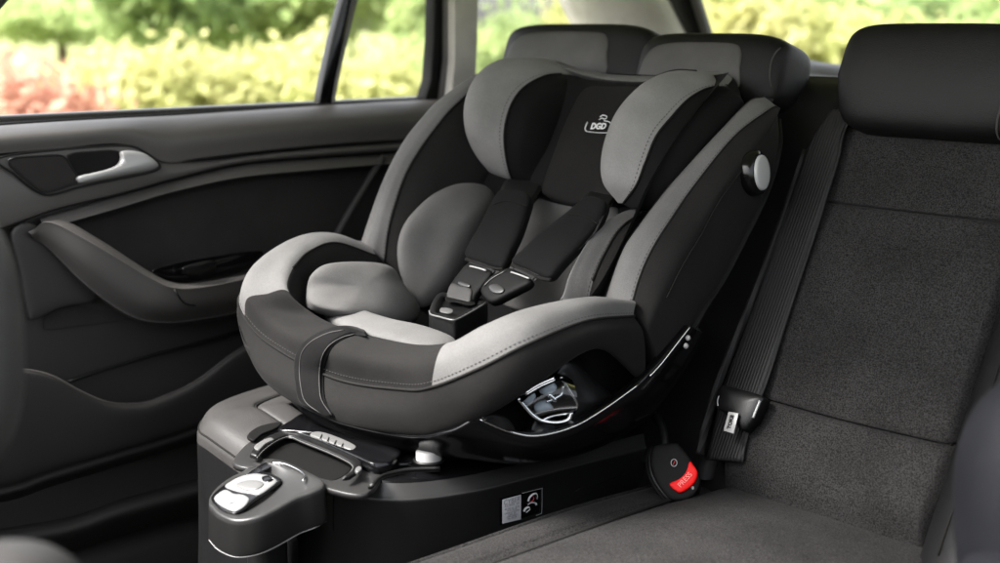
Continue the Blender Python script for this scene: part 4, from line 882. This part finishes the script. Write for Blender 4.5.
pillow('side_badge', conv([(482, 419, -1.036), (492, 415, -1.036), (504, 417, -1.032), (512, 424, -1.03), (515, 431, -1.026), (508, 431, -1.026), (495, 426, -1.03)]), .002, M['matte'], seat, nrm=(.8, -.6, .1), back=.004, n=3)
# ================================================================== FRONT SEATS (near, out of focus)
def camq(name, px, py, dep, hx, hy, hz, mat, par=None, e=(.5, .5), roll=0):
    c = AD(px, py, dep); k = dep/F
    rot = M3 @ Matrix.Rotation(roll, 3, 'Z')
    return superq(name, c, (hx*k, hy*k, hz), e, mat, par, rot)
fs1 = empty('front_seat', tuple(AD(-300, 700, .85)), 'blurred pale grey front seat edge close at the left of the photo', 'front seat')
camq('backrest', -172, 345, .85, 190, 175, .05, M['leathg'], fs1, (.7, .7), .05)
camq('cushion', 5, 640, .8, 90, 98, .06, M['leathg'], fs1, (.9, .9))
fs2 = empty('armrest_bolster', tuple(AD(1050, 640, 1.0)), 'blue-grey leather bolster close at the lower right corner', 'seat bolster')
camq('bolster', 1082, 555, 1.02, 118, 190, .07, M['blue'], fs2, (.75, .75), .10)
camq('cover', 1010, 590, .98, 48, 40, .05, M['blue'], fs2, (.9, .9))
# ================================================================== OUTSIDE GREENERY
def leaves(n, c, rad, size, clump=14, spread=.22):
    cs = []
    for _ in range(clump):
        v = np.random.normal(size=3); v /= np.linalg.norm(v); v *= np.random.uniform(.35, 1.0)**.5
        cs.append(v*(1-spread))
    cs = np.array(cs)
    idx = np.random.randint(0, clump, n)
    p = cs[idx]+np.random.normal(size=(n, 3))*spread
    p = p*np.array(rad)+np.array(c)
    V = np.zeros((n, 4, 3)); 
    a = np.random.normal(size=(n, 3)); a /= np.linalg.norm(a, axis=1)[:, None]
    b = np.cross(a, np.random.normal(size=(n, 3))); b /= np.linalg.norm(b, axis=1)[:, None]
    s = size*np.random.uniform(.6, 1.3, (n, 1))
    V[:, 0] = p-a*s; V[:, 1] = p-b*s*.5; V[:, 2] = p+a*s; V[:, 3] = p+b*s*.5
    return V.reshape(-1, 3)
def plant(name, px, py, dep, rx, ry, mat, label, cat, group, n=1500, size=.06, trunk=True, clump=16):
    c = AD(px, py, dep); k = dep/F
    rad = (rx*k, rx*k, ry*k)
    if name == 'bush':                       # bushes are leafy down to the grass
        top = c.z+rad[2]; c = Vector((c.x, c.y, (top-1.25)/2)); rad = (rad[0], rad[1], (top+1.25)/2*.95); n = int(n*1.5); clump = 28
    e = empty(name, (c.x, c.y, -1.25), label, cat, group)
    V = leaves(int(n*1.7), c, rad, size*.8, clump)
    f = [(4*i, 4*i+1, 4*i+2, 4*i+3) for i in range(int(n*1.7))]
    mk('crown' if 'tree' in name else 'foliage', V, f, mat, None, e, False)
    r = .02*dep*.35
    tube('trunk' if 'tree' in name else 'stem', [Vector((c.x, c.y, -1.27)), Vector((c.x+.03, c.y, (c.z-1.25)/2)), Vector((c.x-.03, c.y+.02, c.z+rad[2]*.5))], lambda t: r*(1.1-t*.8), barkm, e)
    return e
barkm = plastic('bark', (.12, .09, .06), .9, 1, 30)
G1 = leafmat('yellow_green_leaves', (.46, .48, .20), (.56, .54, .27))
G2 = leafmat('fresh_green_leaves', (.30, .40, .16), (.42, .48, .22))
G3 = leafmat('red_leaves', (.55, .29, .22), (.60, .38, .27))
G4 = leafmat('dark_green_leaves', (.26, .35, .15), (.36, .44, .20))
gt, gb_ = 'trees outside the windows', 'bushes outside the windows'
PL = [('tree', 60, 22, 24, 150, 22, G2, 'distant low green tree line behind the red bush', 'tree', gt, 3000, .16),
 ('tree', 165, -15, 14, 105, 68, G4, 'green spreading tree behind the yellow bushes, seen through the door window', 'tree', gt, 5000, .12),
 ('tree', 300, -20, 15, 110, 80, G2, 'lighter green tree left of the window divider bar', 'tree', gt, 4500, .12),
 ('tree', 430, 20, 13, 32, 42, G2, 'small green tree seen right of the window divider bar', 'tree', gt, 2000, .10),
 ('bush', 22, 92, 7, 100, 46, G3, 'red leaved bush in the lower left of the door window', 'bush', gb_, 2600, .07),
 ('bush', 150, 95, 9, 90, 55, G1, 'yellow green bush right of the red bush', 'bush', gb_, 2600, .07),
 ('bush', 255, 90, 9.5, 80, 55, G1, 'yellow bush in the middle of the door window', 'bush', gb_, 2600, .07),
 ('bush', 350, 85, 9, 70, 60, G1, 'yellow green bush behind the window divider bar', 'bush', gb_, 2400, .07),
 ('bush', 430, 85, 10, 60, 50, G2, 'green bush low in the window by the pillar', 'bush', gb_, 2000, .07),
 ('bush', 510, 60, 11, 60, 50, G2, 'green bush seen in the small rear quarter window', 'bush', gb_, 2000, .08),
 ('bush', 585, 40, 12, 55, 60, G1, 'yellow green bush at the right of the quarter window', 'bush', gb_, 2000, .08),
 ('tree', 660, 10, 13, 60, 60, G2, 'green tree seen beside the rear pillar', 'tree', gt, 2500, .10),
 ('bush', 740, 40, 10, 80, 60, G1, 'yellow green bush at the left of the rear window', 'bush', gb_, 2800, .08),
 ('tree', 850, 0, 14, 110, 70, G2, 'fresh green tree in the middle of the rear window', 'tree', gt, 4500, .11),
 ('bush', 870, 50, 10, 80, 50, G1, 'yellow green bush behind the right headrest', 'bush', gb_, 2600, .08),
 ('tree', 990, -5, 12, 100, 60, G4, 'darker green tree in the top right corner of the rear window', 'tree', gt, 4000, .10),
 ('bush', 1000, 60, 9, 80, 50, G2, 'green bush at the right end of the rear window', 'bush', gb_, 2400, .07)]
for (nm, px, py, dep, rx, ry, mt, lab, cat, grp, n_, sz) in PL: plant(nm, px, py, dep, rx, ry, mt, lab, cat, grp, n_, sz)
# ------------------------------------------------------------------ put each thing's Empty at its base
for e, b in BASE.items():
    e.location = b
    for ch in e.children: ch.location = ch.location-b
